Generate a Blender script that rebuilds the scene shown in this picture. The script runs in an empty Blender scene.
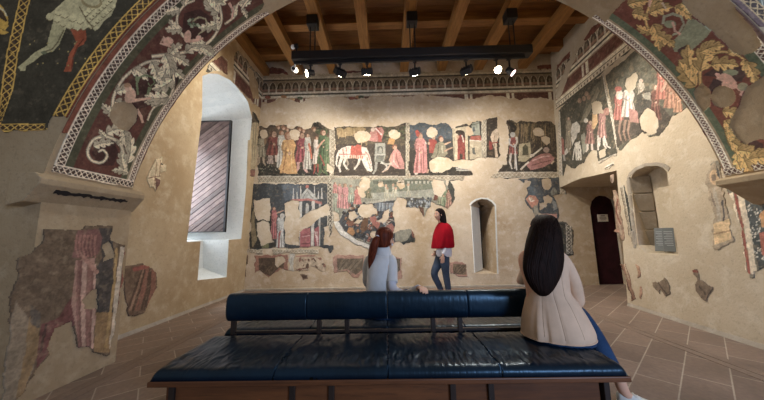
import bpy, bmesh, math, random
import numpy as np
from mathutils import Vector, Matrix
random.seed(7); rng = np.random.default_rng(7)
S = bpy.context.scene; COL = S.collection
PI = math.pi

# ------------------------------------------------------------------ camera (also used to survey the traced outlines onto the real walls)
FPX = 270.0; PITCH = math.radians(7.7); ROLL = math.radians(1.1); YAW = math.radians(0.8)
CAMP = np.array([0.0, 0.0, 1.2])
FW = np.array([-math.sin(YAW)*math.cos(PITCH), math.cos(YAW)*math.cos(PITCH), math.sin(PITCH)])
_r = np.array([math.cos(YAW), math.sin(YAW), 0]); _u = np.cross(_r, FW)
RT = _r*math.cos(ROLL)-_u*math.sin(ROLL); UP = _u*math.cos(ROLL)+_r*math.sin(ROLL)
def ray(x, y): return FW+(x-382)/FPX*RT+(200-y)/FPX*UP
def onY(x, y, Y0): d = ray(x, y); return CAMP+d*(Y0/d[1])
def onX(x, y, X0): d = ray(x, y); return CAMP+d*(X0/d[0])
def onZ(x, y, Z0): d = ray(x, y); return CAMP+d*((Z0-1.2)/d[2])

cam = bpy.data.cameras.new('camera'); camo = bpy.data.objects.new('camera', cam); COL.objects.link(camo)
cam.sensor_width = 36; cam.lens = 36*FPX/764; cam.clip_start = 0.02
camo.matrix_world = Matrix(((RT[0], UP[0], -FW[0], 0), (RT[1], UP[1], -FW[1], 0), (RT[2], UP[2], -FW[2], 1.2), (0, 0, 0, 1)))
S.camera = camo
S.view_settings.view_transform = 'Standard'; S.view_settings.look = 'None'
S.view_settings.gamma = 1; S.view_settings.use_curve_mapping = False; S.view_settings.exposure = 0.0

# ------------------------------------------------------------------ colours and materials
def lin(c):
    c = np.asarray(c, float)/255.0
    return np.where(c <= 0.04045, c/12.92, ((c+0.055)/1.055)**2.4)
def L4(c): return tuple(lin(c))+(1.0,)
def mat(name, col=(128, 128, 128), rough=0.6, metal=0.0, spec=0.5):
    m = bpy.data.materials.new(name); m.use_nodes = True
    b = m.node_tree.nodes['Principled BSDF']
    b.inputs['Base Color'].default_value = L4(col); b.inputs['Roughness'].default_value = rough
    b.inputs['Metallic'].default_value = metal; b.inputs['Specular IOR Level'].default_value = spec
    return m
class NT:
    def __init__(s, m): s.t = m.node_tree; s.b = s.t.nodes['Principled BSDF']
    def n(s, kind, **kw):
        nd = s.t.nodes.new(kind)
        for k, v in kw.items():
            if k in nd.inputs: nd.inputs[k].default_value = v
            else: setattr(nd, k, v)
        return nd
    def l(s, a, b): s.t.links.new(a, b)
    def coords(s, scale=(1, 1, 1), rot=(0, 0, 0)):
        tc = s.n('ShaderNodeTexCoord'); mp = s.n('ShaderNodeMapping')
        mp.inputs['Scale'].default_value = scale; mp.inputs['Rotation'].default_value = rot
        s.l(tc.outputs['Object'], mp.inputs['Vector']); return mp.outputs['Vector']
    def noise(s, vec, scale, detail=6, rough=0.6):
        nd = s.n('ShaderNodeTexNoise'); nd.inputs['Scale'].default_value = scale
        nd.inputs['Detail'].default_value = detail; nd.inputs['Roughness'].default_value = rough
        s.l(vec, nd.inputs['Vector']); return nd.outputs['Fac']
    def ramp(s, fac, stops):
        nd = s.n('ShaderNodeValToRGB'); e = nd.color_ramp.elements
        while len(e) < len(stops): e.new(0.5)
        for i, (p, c) in enumerate(stops): e[i].position = p; e[i].color = c
        s.l(fac, nd.inputs['Fac']); return nd.outputs['Color']
    def mix(s, fac, a, b, mode='MIX'):
        nd = s.n('ShaderNodeMix', data_type='RGBA', blend_type=mode)
        for sock, v in ((nd.inputs[0], fac), (nd.inputs[6], a), (nd.inputs[7], b)):
            if hasattr(v, 'links'): s.l(v, sock)
            else: sock.default_value = v
        return nd.outputs[2]
    def bump(s, h, strength=0.3, dist=0.01):
        nd = s.n('ShaderNodeBump'); nd.inputs['Strength'].default_value = strength; nd.inputs['Distance'].default_value = dist
        s.l(h, nd.inputs['Height']); s.l(nd.outputs['Normal'], s.b.inputs['Normal'])
    def base(s, c): s.l(c, s.b.inputs['Base Color'])
G = lambda v: (v, v, v, 1.0)

def plaster(name, c1, c2, c3, rough=0.85):
    m = mat(name, c1, rough, spec=0.2); t = NT(m); v = t.coords()
    a = t.noise(v, 0.9, 5, 0.62); b = t.noise(v, 6.0, 6, 0.65); c = t.noise(v, 34.0, 4, 0.6)
    col = t.mix(t.ramp(a, [(0.36, G(0)), (0.66, G(1))]), L4(c1), L4(c2))
    col = t.mix(t.ramp(b, [(0.50, G(0)), (0.72, G(0.75))]), col, L4(c3))
    col = t.mix(t.ramp(c, [(0.30, G(0.35)), (0.45, G(0))]), col, L4(np.array(c1)*0.72))
    t.base(col)
    mm = t.n('ShaderNodeMath', operation='ADD'); t.l(b, mm.inputs[0]); t.l(c, mm.inputs[1])
    t.bump(mm.outputs[0], 0.35, 0.012)
    return m
def fresco_mat(name, wear=(150, 128, 98), amount=0.60):
    m = mat(name, (200, 200, 200), 0.8, spec=0.15); t = NT(m); v = t.coords()
    at = t.n('ShaderNodeAttribute', attribute_name='paint')
    a = t.noise(v, 7.0, 6, 0.7); b = t.noise(v, 45.0, 4, 0.65); c = t.noise(v, 16.0, 8, 0.75)
    col = t.mix(1.0, at.outputs['Color'], t.ramp(a, [(0.3, G(0.72)), (0.7, G(1.22))]), 'MULTIPLY')
    col = t.mix(1.0, col, t.ramp(b, [(0.3, G(0.80)), (0.7, G(1.16))]), 'MULTIPLY')
    col = t.mix(t.ramp(c, [(amount, G(0)), (amount+0.05, G(0.6))]), col, L4(wear))
    t.base(col); t.bump(b, 0.25, 0.006)
    return m
def wood(name, c1, c2, scale=(2, 22, 22), rough=0.55, spec=0.35):
    m = mat(name, c1, rough, spec=spec); t = NT(m); v = t.coords(scale)
    a = t.noise(v, 1.6, 6, 0.65); b = t.noise(v, 6.0, 3, 0.5)
    col = t.mix(t.ramp(a, [(0.35, G(0)), (0.68, G(1))]), L4(c1), L4(c2))
    col = t.mix(t.ramp(b, [(0.30, G(0.5)), (0.44, G(0))]), col, L4(np.array(c1)*0.6))
    t.base(col); t.bump(a, 0.2, 0.004); return m
def cloth(name, c, rough=0.9, scale=260, var=0.12):
    m = mat(name, c, rough, spec=0.15); t = NT(m); v = t.coords()
    a = t.noise(v, 5, 4, 0.6); b = t.noise(v, scale, 2, 0.5)
    t.base(t.mix(t.ramp(a, [(0.3, G(0)), (0.7, G(1))]), L4(np.array(c)*(1-var)), L4(np.minimum(np.array(c)*(1+var), 255))))
    fo = t.noise(t.coords((9, 9, 4)), 1.0, 3, 0.55); mm = t.n('ShaderNodeMath', operation='MULTIPLY_ADD'); t.l(b, mm.inputs[0]); mm.inputs[1].default_value = 0.06; t.l(fo, mm.inputs[2])
    t.bump(mm.outputs[0], 0.30, 0.02); return m
def hairmat(name, c1, c2, rough=0.42):
    m = mat(name, c1, rough, spec=0.08); t = NT(m); v = t.coords((90, 90, 2.2))
    a = t.noise(v, 1.0, 4, 0.6)
    t.base(t.mix(t.ramp(a, [(0.35, G(0)), (0.7, G(1))]), L4(c1), L4(c2))); t.bump(a, 0.55, 0.006); return m

# ------------------------------------------------------------------ objects
def link(name, me, m=None, parent=None):
    o = bpy.data.objects.new(name, me); COL.objects.link(o)
    if m is not None and me is not None: me.materials.append(m)
    if parent is not None: o.parent = parent
    return o
def tag(o, label, cat, group=None, kind=None):
    o['label'] = label; o['category'] = cat
    if group: o['group'] = group
    if kind: o['kind'] = kind
    return o
def struct(o): o['kind'] = 'structure'; return o
def empty(name, loc, label, cat, group=None, rz=0):
    o = bpy.data.objects.new(name, None); COL.objects.link(o); o.location = loc; o.rotation_euler.z = rz
    o.empty_display_size = 0.1
    tag(o, label, cat, group); bpy.context.view_layer.update(); return o
def finish(bm, name, m=None, parent=None, smooth=False, bevel=0, local=True):
    """world-space bmesh -> object; when parented the mesh is moved into the parent's space"""
    me = bpy.data.meshes.new(name)
    bmesh.ops.recalc_face_normals(bm, faces=bm.faces)
    if parent is not None and local:
        p = parent; M = Matrix()
        ch = []
        while p is not None: ch.append(p); p = p.parent
        for p in reversed(ch): M = M @ p.matrix_basis
        bm.transform(M.inverted())
    bm.to_mesh(me); bm.free()
    if smooth:
        for p in me.polygons: p.use_smooth = True
    o = link(name, me, m, parent)
    if bevel:
        b = o.modifiers.new('bevel', 'BEVEL'); b.width = bevel; b.segments = 2; b.limit_method = 'ANGLE'
    return o
def box(bm, c, s, rot=None):
    r = bmesh.ops.create_cube(bm, size=1.0); M = Matrix.Diagonal((*s, 1))
    if rot is not None: M = rot.to_4x4() @ M
    bmesh.ops.transform(bm, matrix=Matrix.Translation(c) @ M, verts=r['verts']); return r['verts']
def box2(bm, a, b):
    a = Vector(a); b = Vector(b); return box(bm, (a+b)/2, b-a)
def cyl(bm, a, b, r1, r2=None, n=16):
    a = Vector(a); b = Vector(b); d = b-a
    r = bmesh.ops.create_cone(bm, cap_ends=True, segments=n, radius1=r1, radius2=r1 if r2 is None else r2, depth=d.length)
    q = Vector((0, 0, 1)).rotation_difference(d.normalized())
    bmesh.ops.transform(bm, matrix=Matrix.Translation((a+b)/2) @ q.to_matrix().to_4x4(), verts=r['verts']); return r['verts']
def prism(bm, pts, d):
    """polygon (3-D points) extruded by vector d"""
    d = Vector(d); a = [bm.verts.new(p) for p in pts]; b = [bm.verts.new(Vector(p)+d) for p in pts]
    bm.faces.new(a); bm.faces.new(b[::-1]); n = len(a)
    for i in range(n): bm.faces.new((a[i], b[i], b[(i+1) % n], a[(i+1) % n]))
    return a+b
def ellipsoid(bm, c, r, rot=None, seg=20, rings=14):
    q = bmesh.ops.create_uvsphere(bm, u_segments=seg, v_segments=rings, radius=1.0); M = Matrix.Diagonal((*r, 1))
    if rot is not None: M = rot.to_4x4() @ M
    bmesh.ops.transform(bm, matrix=Matrix.Translation(c) @ M, verts=q['verts']); return q['verts']
def loft(bm, rings, cap0=True, cap1=True):
    """rings: list of lists of 3-D points, all the same length"""
    V = [[bm.verts.new(p) for p in r] for r in rings]; n = len(V[0])
    for a, b in zip(V, V[1:]):
        for i in range(n): bm.faces.new((a[i], a[(i+1) % n], b[(i+1) % n], b[i]))
    if cap0: bm.faces.new(V[0][::-1])
    if cap1: bm.faces.new(V[-1])
    return V
def ring(c, ax, ay, rx, ry, n=24, wob=None, p=2.0):
    out = []
    for i in range(n):
        t = 2*PI*i/n; k = 1.0 if wob is None else wob(t)
        cx, sy = math.cos(t), math.sin(t)
        if p != 2.0: cx = math.copysign(abs(cx)**(2/p), cx); sy = math.copysign(abs(sy)**(2/p), sy)
        out.append(Vector(c)+Vector(ax)*(rx*k*cx)+Vector(ay)*(ry*k*sy))
    return out
def tube(bm, pts, rad, n=14, flat=1.0, ref=(0, 0, 1)):
    """round limb through points with a radius at each"""
    pts = [Vector(p) for p in pts]; rr = []
    prev = None
    for i, p in enumerate(pts):
        d = (pts[min(i+1, len(pts)-1)]-pts[max(i-1, 0)]).normalized()
        if prev is None:
            a = d.cross(Vector(ref)); 
            if a.length < 1e-3: a = d.cross(Vector((1, 0, 0)))
            a.normalize()
        else:
            a = (prev-d*prev.dot(d)).normalized()
        prev = a; b = d.cross(a)
        rr.append(ring(p, a, b, rad[i], rad[i]*flat, n))
    return loft(bm, rr)
def spline(P, n=6):
    """Catmull-Rom resample of rows of numbers"""
    P = np.asarray(P, float); out = []
    for i in range(len(P)-1):
        p0 = P[max(i-1, 0)]; p1 = P[i]; p2 = P[i+1]; p3 = P[min(i+2, len(P)-1)]
        for k in range(n):
            t = k/n
            out.append(0.5*((2*p1)+(-p0+p2)*t+(2*p0-5*p1+4*p2-p3)*t*t+(-p0+3*p1-3*p2+p3)*t**3))
    out.append(P[-1]); return np.array(out)
def limb(bm, P, n=5, seg=14, flat=1.0, ref=(0, 0, 1)):
    """P rows x,y,z,r"""
    Q = spline(P, n); return tube(bm, [q[:3] for q in Q], [q[3] for q in Q], seg, flat, ref)
def evaluated(o):
    dg = bpy.context.evaluated_depsgraph_get(); dg.update()
    me = bpy.data.meshes.new_from_object(o.evaluated_get(dg)); old = o.data
    o.modifiers.clear(); o.data = me; return o
def cut(o, bms):
    """boolean-difference a list of bmeshes out of o"""
    for bm in bms:
        bmesh.ops.recalc_face_normals(bm, faces=bm.faces)
        me = bpy.data.meshes.new('cutter'); bm.to_mesh(me); bm.free()
        c = bpy.data.objects.new('cutter', me); COL.objects.link(c)
        md = o.modifiers.new('b', 'BOOLEAN'); md.operation = 'DIFFERENCE'; md.solver = 'EXACT'; md.object = c
        evaluated(o); bpy.data.objects.remove(c)
    return o
def merged_body(bm, name, m, parent, voxel=0.008, smooth=3):
    """fuse overlapping lofts into one continuous surface"""
    o = finish(bm, name, m, parent)
    r = o.modifiers.new('r', 'REMESH'); r.mode = 'VOXEL'; r.voxel_size = voxel
    s = o.modifiers.new('s', 'SMOOTH'); s.factor = 0.5; s.iterations = smooth
    evaluated(o)
    for p in o.data.polygons: p.use_smooth = True
    return o
def subsurf(o, lv=1):
    s = o.modifiers.new('subdivision', 'SUBSURF'); s.levels = lv; s.render_levels = lv; return o

# ------------------------------------------------------------------ the wall surfaces, measured
Y_BACK = 6.48; Y_N = 2.10; Y_F = 2.87; ARC_X, ARC_Z, ARC_R = 0.42, 1.10, 3.26; X_PIER = -2.76; H_CEIL = 5.8
def XL(z): return -3.36+0.046*z
def XR(Y, z): 
    a = 3.79+0.09*(Y-2.97); b = 4.20+0.035*(Y-4.15); return a+(b-a)*z/4.6
class Surf: pass
class BackS(Surf):
    def uv(s, x, y): p = onY(x, y, Y_BACK); return p[0], p[2]
    def pos(s, u, v, h): return np.stack([u, np.full_like(u, Y_BACK)-h, v], -1)
class NearS(Surf):
    def uv(s, x, y): p = onY(x, y, Y_N); return p[0], p[2]
    def pos(s, u, v, h): return np.stack([u, np.full_like(u, Y_N)-h, v], -1)
class PierS(Surf):
    def uv(s, x, y): p = onX(x, y, X_PIER); return p[1], p[2]
    def pos(s, u, v, h): return np.stack([np.full_like(u, X_PIER)+h, u, v], -1)
class LeftS(Surf):
    def uv(s, x, y):
        X = -3.3
        for _ in range(12): p = onX(x, y, X); X = XL(p[2])
        return p[1], p[2]
    def pos(s, u, v, h): return np.stack([XL(v)+h, u, v], -1)
class RightS(Surf):
    def uv(s, x, y):
        X = 3.9
        for _ in range(25): p = onX(x, y, X); X = XR(p[1], p[2])
        return p[1], p[2]
    def pos(s, u, v, h): return np.stack([XR(u, v)-h, u, v], -1)
class SoffS(Surf):           # u = arc length from the crown (+ = right), v = Y
    def uv(s, x, y):
        d = ray(x, y); ox, oz = -ARC_X, 1.2-ARC_Z
        a = d[0]**2+d[2]**2; b = ox*d[0]+oz*d[2]; c = ox*ox+oz*oz-ARC_R**2
        t = (-b+math.sqrt(b*b-a*c))/a; p = CAMP+d*t
        return ARC_R*math.atan2(p[0]-ARC_X, p[2]-ARC_Z), p[1]
    def pos(s, u, v, h):
        th = u/ARC_R; r = ARC_R-h
        return np.stack([ARC_X+r*np.sin(th), v, ARC_Z+r*np.cos(th)], -1)
BACK, NEAR, PIER, LEFT, RIGHT, SOFF = BackS(), NearS(), PierS(), LeftS(), RightS(), SoffS()

# ------------------------------------------------------------------ fresco painter: colour per vertex on a fine sheet of plaster
def vnoise(u, v, f, seed=0):
    x = u*f+seed*17.3; y = v*f+seed*9.1; xi = np.floor(x).astype(np.int64); yi = np.floor(y).astype(np.int64); fx = x-xi; fy = y-yi
    fx = fx*fx*(3-2*fx); fy = fy*fy*(3-2*fy)
    def h(a, b):
        n = (a*374761393+b*668265263+seed*1442695) & 0x7fffffff; n = ((n ^ (n >> 13))*1274126177) & 0x7fffffff
        return ((n ^ (n >> 16)) & 0xffff)/65535.0
    return (h(xi, yi)*(1-fx)+h(xi+1, yi)*fx)*(1-fy)+(h(xi, yi+1)*(1-fx)+h(xi+1, yi+1)*fx)*fy
def fnoise(u, v, f, seed=0, o=4):
    r = 0; a = 1; n = 0
    for i in range(o): r = r+a*vnoise(u, v, f*2**i, seed+i*5); n += a; a *= 0.55
    return r/n
class Canvas:
    def __init__(s, surf, outline, step=0.012, bg=(120, 110, 95), rough=0.025, seed=1, frame=(0, 0, 1), wob=0.006, gain=1.0, fade=0.30, lift=0.55, loss=0.22, tex=1.0):
        """outline: list of photo-traced points (in the current frame), carried onto the wall"""
        s.s = surf; s.f = frame; s.gain = gain; s.seed = seed; s.step = step; s.fade = fade; s.lift = lift; s.loss = loss; s.tex = tex
        P = s.uvs(outline); m = rough*1.2
        u0, v0 = P.min(0)-m; u1, v1 = P.max(0)+m
        nu = int((u1-u0)/step)+2; nv = int((v1-v0)/step)+2
        s.u, s.v = np.meshgrid(u0+np.arange(nu)*step, v0+np.arange(nv)*step)
        s.wu = s.u+(fnoise(s.u, s.v, 14, seed+3)-.5)*2*wob; s.wv = s.v+(fnoise(s.u, s.v, 14, seed+8)-.5)*2*wob
        s.ru = s.u+(fnoise(s.u, s.v, 7, seed+40, 5)-.5)*4*rough; s.rv = s.v+(fnoise(s.u, s.v, 7, seed+60, 5)-.5)*4*rough
        s.c = np.empty(s.u.shape+(3,)); s.c[:] = lin(bg)
        s.m = s.inside(P, s.ru, s.rv)
    def uvs(s, pts):
        if isinstance(pts, str):
            a = [float(t) for t in pts.replace(',', ' ').split()]; pts = list(zip(a[::2], a[1::2]))
        if s.f is None: return np.array(pts, float)
        x0, y0, k = s.f
        return np.array([s.s.uv(x0+k*p[0], y0+k*p[1]) for p in pts])
    def inside(s, P, U, V):
        lo = P.min(0)-0.15; hi = P.max(0)+0.15
        sel = (s.u > lo[0]) & (s.u < hi[0]) & (s.v > lo[1]) & (s.v < hi[1])
        r = np.zeros(s.u.shape, bool)
        if not sel.any(): return r
        x = U[sel]; y = V[sel]; ins = np.zeros(x.shape, bool); n = len(P)
        for i in range(n):
            xa, ya = P[i]; xb, yb = P[(i+1) % n]
            if ya == yb: continue
            c = ((ya > y) != (yb > y)) & (x < (xb-xa)*(y-ya)/(yb-ya)+xa); ins ^= c
        r[sel] = ins; return r
    def put(s, sel, col, a=1.0): s.c[sel] = s.c[sel]*(1-a)+lin(col)*a
    def poly(s, col, pts, a=1.0): s.put(s.inside(s.uvs(pts), s.wu, s.wv), col, a); return s
    def ell(s, col, cx, cy, rx, ry=None, rot=0, a=1.0):
        ry = rx if ry is None else ry; c, q = math.cos(rot), math.sin(rot)
        return s.poly(col, [(cx+rx*math.cos(t)*c-ry*math.sin(t)*q, cy+rx*math.cos(t)*q+ry*math.sin(t)*c) for t in np.linspace(0, 2*PI, 18, endpoint=False)], a)
    def _pts(s, pts):
        if isinstance(pts, str):
            a = [float(t) for t in pts.replace(',', ' ').split()]; return list(zip(a[::2], a[1::2]))
        return list(pts)
    def line(s, col, w, pts, w2=None, a=1.0):
        P = np.array(s._pts(pts), float); n = len(P); d = np.gradient(P, axis=0) if n > 1 else P
        N = np.stack([-d[:, 1], d[:, 0]], 1); N /= np.maximum(np.linalg.norm(N, axis=1, keepdims=True), 1e-6)
        W = np.linspace(w, w if w2 is None else w2, n)[:, None]/2
        return s.poly(col, list(map(tuple, P+N*W))+list(map(tuple, (P-N*W)[::-1])), a)
    def hole(s, pts): s.m &= ~s.inside(s.uvs(pts), s.ru, s.rv); return s
    def hell(s, cx, cy, rx, ry): return s.hole([(cx+rx*math.cos(t), cy+ry*math.sin(t)) for t in np.linspace(0, 2*PI, 14, endpoint=False)])
    def keep(s, *polys):
        m = np.zeros(s.u.shape, bool)
        for p in polys: m |= s.inside(s.uvs(p), s.ru, s.rv)
        s.m = m; return s
    def robe(s, x, y0, y1, w, col, head=True, skin=(196, 150, 118), hair=(110, 70, 45), legs=None, lean=0, hr=None):
        """a draped standing figure: shoulders at y0, hem at y1"""
        w = w*getattr(s, "fw", 1.0); h = y1-y0; q = w*0.5; dk = np.array(col)*0.62; lt = np.minimum(np.array(col)*1.25, 255)
        if legs is not None:
            s.line(legs, w*0.26, [(x-q*.45, y1-h*.08), (x-q*.5, y1+h*.28), (x-q*.8, y1+h*.42)], w*0.14)
            s.line(legs, w*0.26, [(x+q*.4, y1-h*.08), (x+q*.45, y1+h*.30), (x+q*.9, y1+h*.45)], w*0.14)
        s.poly(col, [(x-q*.55+lean, y0), (x+q*.55+lean, y0), (x+q*.85+lean*.7, y0+h*.18), (x+q*.6+lean*.4, y0+h*.42), (x+q*.9, y0+h*.8), (x+q, y1), (x-q, y1), (x-q*.9, y0+h*.75), (x-q*.6+lean*.4, y0+h*.42), (x-q*.85+lean*.7, y0+h*.18)])
        for k, (t, cc) in enumerate(((-.55, dk), (-.15, lt), (.2, dk), (.6, lt), (.82, dk))):
            s.line(cc, w*0.07, [(x+q*t*.5+lean*.5, y0+h*(.2+.05*k)), (x+q*t*.7, y0+h*.6), (x+q*t*1.05, y1)], w*0.13, 0.7)
        s.line(dk, w*0.16, [(x-q*.6+lean, y0+h*.08), (x-q*.75+lean, y0+h*.3), (x+q*.05, y0+h*.4)], w*.1, .8)
        s.ell(skin, x+q*.1, y0+h*.41, w*.09, w*.08)
        if head:
            r = (hr or w*0.2); s.ell(hair, x+lean*1.2-r*.12, y0-r*1.05, r*1.12, r*1.2); s.ell(skin, x+lean*1.2+r*.25, y0-r*.85, r*.78, r*.98)
            s.ell(np.array(skin)*.45, x+lean*1.2+r*.45, y0-r*1.0, r*.16, r*.1); s.line(np.array(skin)*.6, r*.12, [(x+lean*1.2+r*.3, y0-r*.4), (x+lean*1.2+r*.8, y0-r*.42)])
    def vary(s, f, amt, seed=0): s.c *= (1+amt*(fnoise(s.u, s.v, f, s.seed+70+seed)-.5)*2)[..., None]; return s
    def lattice_pts(s, pts_a, pts_b, period=0.06, line=(215, 200, 175), ground=(70, 45, 35), edge=0.12, lw=0.16, holes=None):
        """band between two traced rails (same number of points): edge lines plus crossed diagonals"""
        A = s.uvs(pts_a); B = s.uvs(pts_b)
        base = np.concatenate([[0], np.cumsum(np.linalg.norm(np.diff((A+B)/2, axis=0), axis=1))])
        for i in range(len(A)-1):
            a0, a1, b0, b1 = A[i], A[i+1], B[i], B[i+1]
            sel = s.inside(np.array([a0, a1, b1, b0]), s.u, s.v)
            if not sel.any(): continue
            d = (a1-a0+b1-b0); L = np.linalg.norm(d); d = d/L; n = np.array([-d[1], d[0]])
            pu = s.u[sel]-a0[0]; pv = s.v[sel]-a0[1]; sg = pu*d[0]+pv*d[1]
            k = np.clip(sg/max(np.linalg.norm(a1-a0), 1e-6), 0, 1)
            off_a = (a1-a0)[0]*n[0]*k+(a1-a0)[1]*n[1]*k; off_b = (b0-a0)@n+((b1-b0)@n)*k
            t = ((pu*n[0]+pv*n[1])-off_a)/np.where(abs(off_b-off_a) < 1e-6, 1e-6, off_b-off_a)
            s.lat(sel, t, base[i]+sg, period, line, ground, edge, lw)
        return s
    def lat(s, sel, t, sg, period, line, ground, edge=0.12, lw=0.16):
        q = (sg/period) % 1.0; tt = (t-edge)/(1-2*edge)
        d1 = abs(((q-tt+.5) % 1.0)-.5); d2 = abs(((q+tt+.5) % 1.0)-.5)
        on = (t < edge) | (t > 1-edge) | (np.minimum(d1, d2) < lw*.5)
        c = np.where(on[..., None], lin(line), lin(ground)); s.c[sel] = c
    def build(s, name, m, label=None, cat='fresco', group=None, parent=None, h=None, thick=True):
        h = 0.005+0.0006*(s.seed % 9) if h is None else h
        nv, nu = s.u.shape; M = s.m
        F = M[:-1, :-1] & M[1:, :-1] & M[:-1, 1:] & M[1:, 1:]
        idx = np.arange(nv*nu).reshape(nv, nu)
        quads = np.stack([idx[:-1, :-1][F], idx[:-1, 1:][F], idx[1:, 1:][F], idx[1:, :-1][F]], -1)
        used = np.unique(quads); remap = np.full(nv*nu, -1); remap[used] = np.arange(len(used)); quads = remap[quads]
        U = s.u.ravel()[used]; V = s.v.ravel()[used]; P = s.s.pos(U, V, h); n = len(used)
        cc = s.c.reshape(-1, 3)[used].copy()
        fine = (1+.34*(fnoise(U, V, 38, s.seed+90, 3)-.5)*2*s.tex)*(1+.22*(fnoise(U, V, 9, s.seed+95, 3)-.5)*2*s.tex)
        cc *= fine[:, None]; g = cc @ np.array([.30, .59, .11]); cc = cc*(1-s.fade)+g[:, None]*s.fade*np.array([1.04, 1.0, .93])+s.lift*np.array([.055, .048, .038])
        loss = np.clip((fnoise(U, V, 24, s.seed+99, 4)-.60)*9, 0, 1)[:, None]*s.loss; cc = cc*(1-loss)+lin((176, 156, 128))*loss
        cc = np.clip(cc*s.gain, 0, 1)
        if thick:   # the rim of the paint layer goes back to the wall
            e = np.concatenate([quads[:, [0, 1]], quads[:, [1, 2]], quads[:, [2, 3]], quads[:, [3, 0]]])
            key = np.sort(e, 1); _, inv, cnt = np.unique(key, axis=0, return_inverse=True, return_counts=True)
            rim = e[cnt[inv.ravel()] == 1]; rv = np.unique(rim); rm = np.full(n, -1); rm[rv] = n+np.arange(len(rv))
            P = np.concatenate([P, s.s.pos(U[rv], V[rv], 0.0005)]); cc = np.concatenate([cc, cc[rv]*.9])
            quads = np.concatenate([quads, np.stack([rim[:, 1], rim[:, 0], rm[rim[:, 0]], rm[rim[:, 1]]], -1)]); n = len(P)
        flip = {BackS: 0, NearS: 0, PierS: 1, LeftS: 1, RightS: 0, SoffS: 0}[type(s.s)]
        a = P[quads[0]]; nrm = np.cross(a[1]-a[0], a[2]-a[0]); out = s.s.pos(U[:1], V[:1], 1.0)[0]-s.s.pos(U[:1], V[:1], 0.0)[0]
        if nrm @ out < 0: quads = quads[:, ::-1]
        me = bpy.data.meshes.new(name); me.vertices.add(n); me.vertices.foreach_set('co', P.ravel())
        k = len(quads); me.loops.add(k*4); me.polygons.add(k)
        me.polygons.foreach_set('loop_start', np.arange(k)*4); me.loops.foreach_set('vertex_index', quads.ravel())
        me.update(calc_edges=True); me.validate()
        at = me.color_attributes.new('paint', 'FLOAT_COLOR', 'POINT')
        at.data.foreach_set('color', np.concatenate([cc, np.ones((n, 1))], 1).astype(np.float32).ravel())
        o = link(name, me, m, parent)
        if label: tag(o, label, cat, group)
        return o
# ------------------------------------------------------------------ materials of the room
M_PL = plaster('old_plaster', (202, 186, 164), (174, 152, 124), (214, 203, 188))
M_PLL = plaster('left_plaster', (192, 172, 140), (168, 144, 110), (204, 188, 160))
M_PLR = plaster('right_plaster', (200, 186, 164), (184, 168, 144), (212, 202, 184))
M_PLN = plaster('grey_plaster', (178, 158, 128), (156, 134, 104), (188, 170, 142))
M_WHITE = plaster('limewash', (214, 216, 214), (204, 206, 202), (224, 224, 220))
M_STONE = plaster('grey_stone', (172, 162, 148), (150, 140, 126), (186, 178, 166))
M_BEAM = wood('beam_wood', (156, 112, 62), (122, 84, 44), (14, 1.2, 14))
M_JOIST = wood('joist_wood', (150, 106, 58), (114, 76, 40), (1.2, 14, 14))
M_BOARD = wood('board_wood', (128, 86, 44), (94, 60, 30), (1.0, 9, 9))
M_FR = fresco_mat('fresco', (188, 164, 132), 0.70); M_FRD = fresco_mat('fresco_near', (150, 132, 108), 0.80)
M_BLACK = mat('black_metal', (38, 38, 41), 0.5, 0.3)
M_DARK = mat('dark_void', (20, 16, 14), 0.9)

def tiles():
    m = mat('terracotta_tiles', (120, 100, 88), 0.55, spec=0.3); t = NT(m)
    v = t.coords((1, 1, 1), (0, 0, math.radians(-41)))
    br = t.n('ShaderNodeTexBrick', offset=0.5, squash=1.0)
    br.inputs['Scale'].default_value = 1.0; br.inputs['Brick Width'].default_value = 0.54; br.inputs['Row Height'].default_value = 0.262
    br.inputs['Mortar Size'].default_value = 0.0055; br.inputs['Mortar Smooth'].default_value = 0.3; br.inputs['Bias'].default_value = 0
    br.inputs['Color1'].default_value = L4((142, 122, 108)); br.inputs['Color2'].default_value = L4((126, 108, 96)); br.inputs['Mortar'].default_value = L4((174, 160, 144))
    t.l(v, br.inputs['Vector'])
    v2 = t.coords(); a = t.noise(v2, 2.2, 6, 0.65); b = t.noise(v2, 26, 5, 0.6)
    col = t.mix(1.0, br.outputs['Color'], t.ramp(a, [(0.3, G(0.74)), (0.7, G(1.18))]), 'MULTIPLY')
    col = t.mix(1.0, col, t.ramp(b, [(0.3, G(0.85)), (0.7, G(1.12))]), 'MULTIPLY'); t.base(col)
    t.l(t.ramp(a, [(0.3, G(0.42)), (0.7, G(0.66))]), t.b.inputs['Roughness'])
    mm = t.n('ShaderNodeMath', operation='MULTIPLY_ADD'); t.l(b, mm.inputs[0]); mm.inputs[1].default_value = 0.4
    inv = t.n('ShaderNodeMath', operation='SUBTRACT'); inv.inputs[0].default_value = 1; t.l(br.outputs['Fac'], inv.inputs[1]); t.l(inv.outputs[0], mm.inputs[2])
    t.bump(mm.outputs[0], 0.25, 0.006); return m
M_TILE = tiles()
M_EDGE = plaster('edge_tiles', (138, 120, 106), (122, 104, 92), (150, 132, 118), 0.6)

# ------------------------------------------------------------------ floor, walls, ceiling
bm = bmesh.new(); box2(bm, (-5, -2.5, -0.2), (6.2, 7.2, 0)); struct(finish(bm, 'floor', M_TILE))
for nm, x0, x1, ya, yb in (('trim_1', -2.62, -2.44, -2.4, 6.4), ('trim_2', 2.98, 3.16, -2.4, 6.4)):   # border course along each side wall
    bm = bmesh.new()
    box2(bm, (x0, ya, -0.01), (x0+0.085, yb, 0.004)); box2(bm, (x1-0.085, ya, -0.01), (x1, yb, 0.004))
    o = struct(finish(bm, nm, M_EDGE)); o['label'] = 'narrow tile border laid along the floor'

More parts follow.
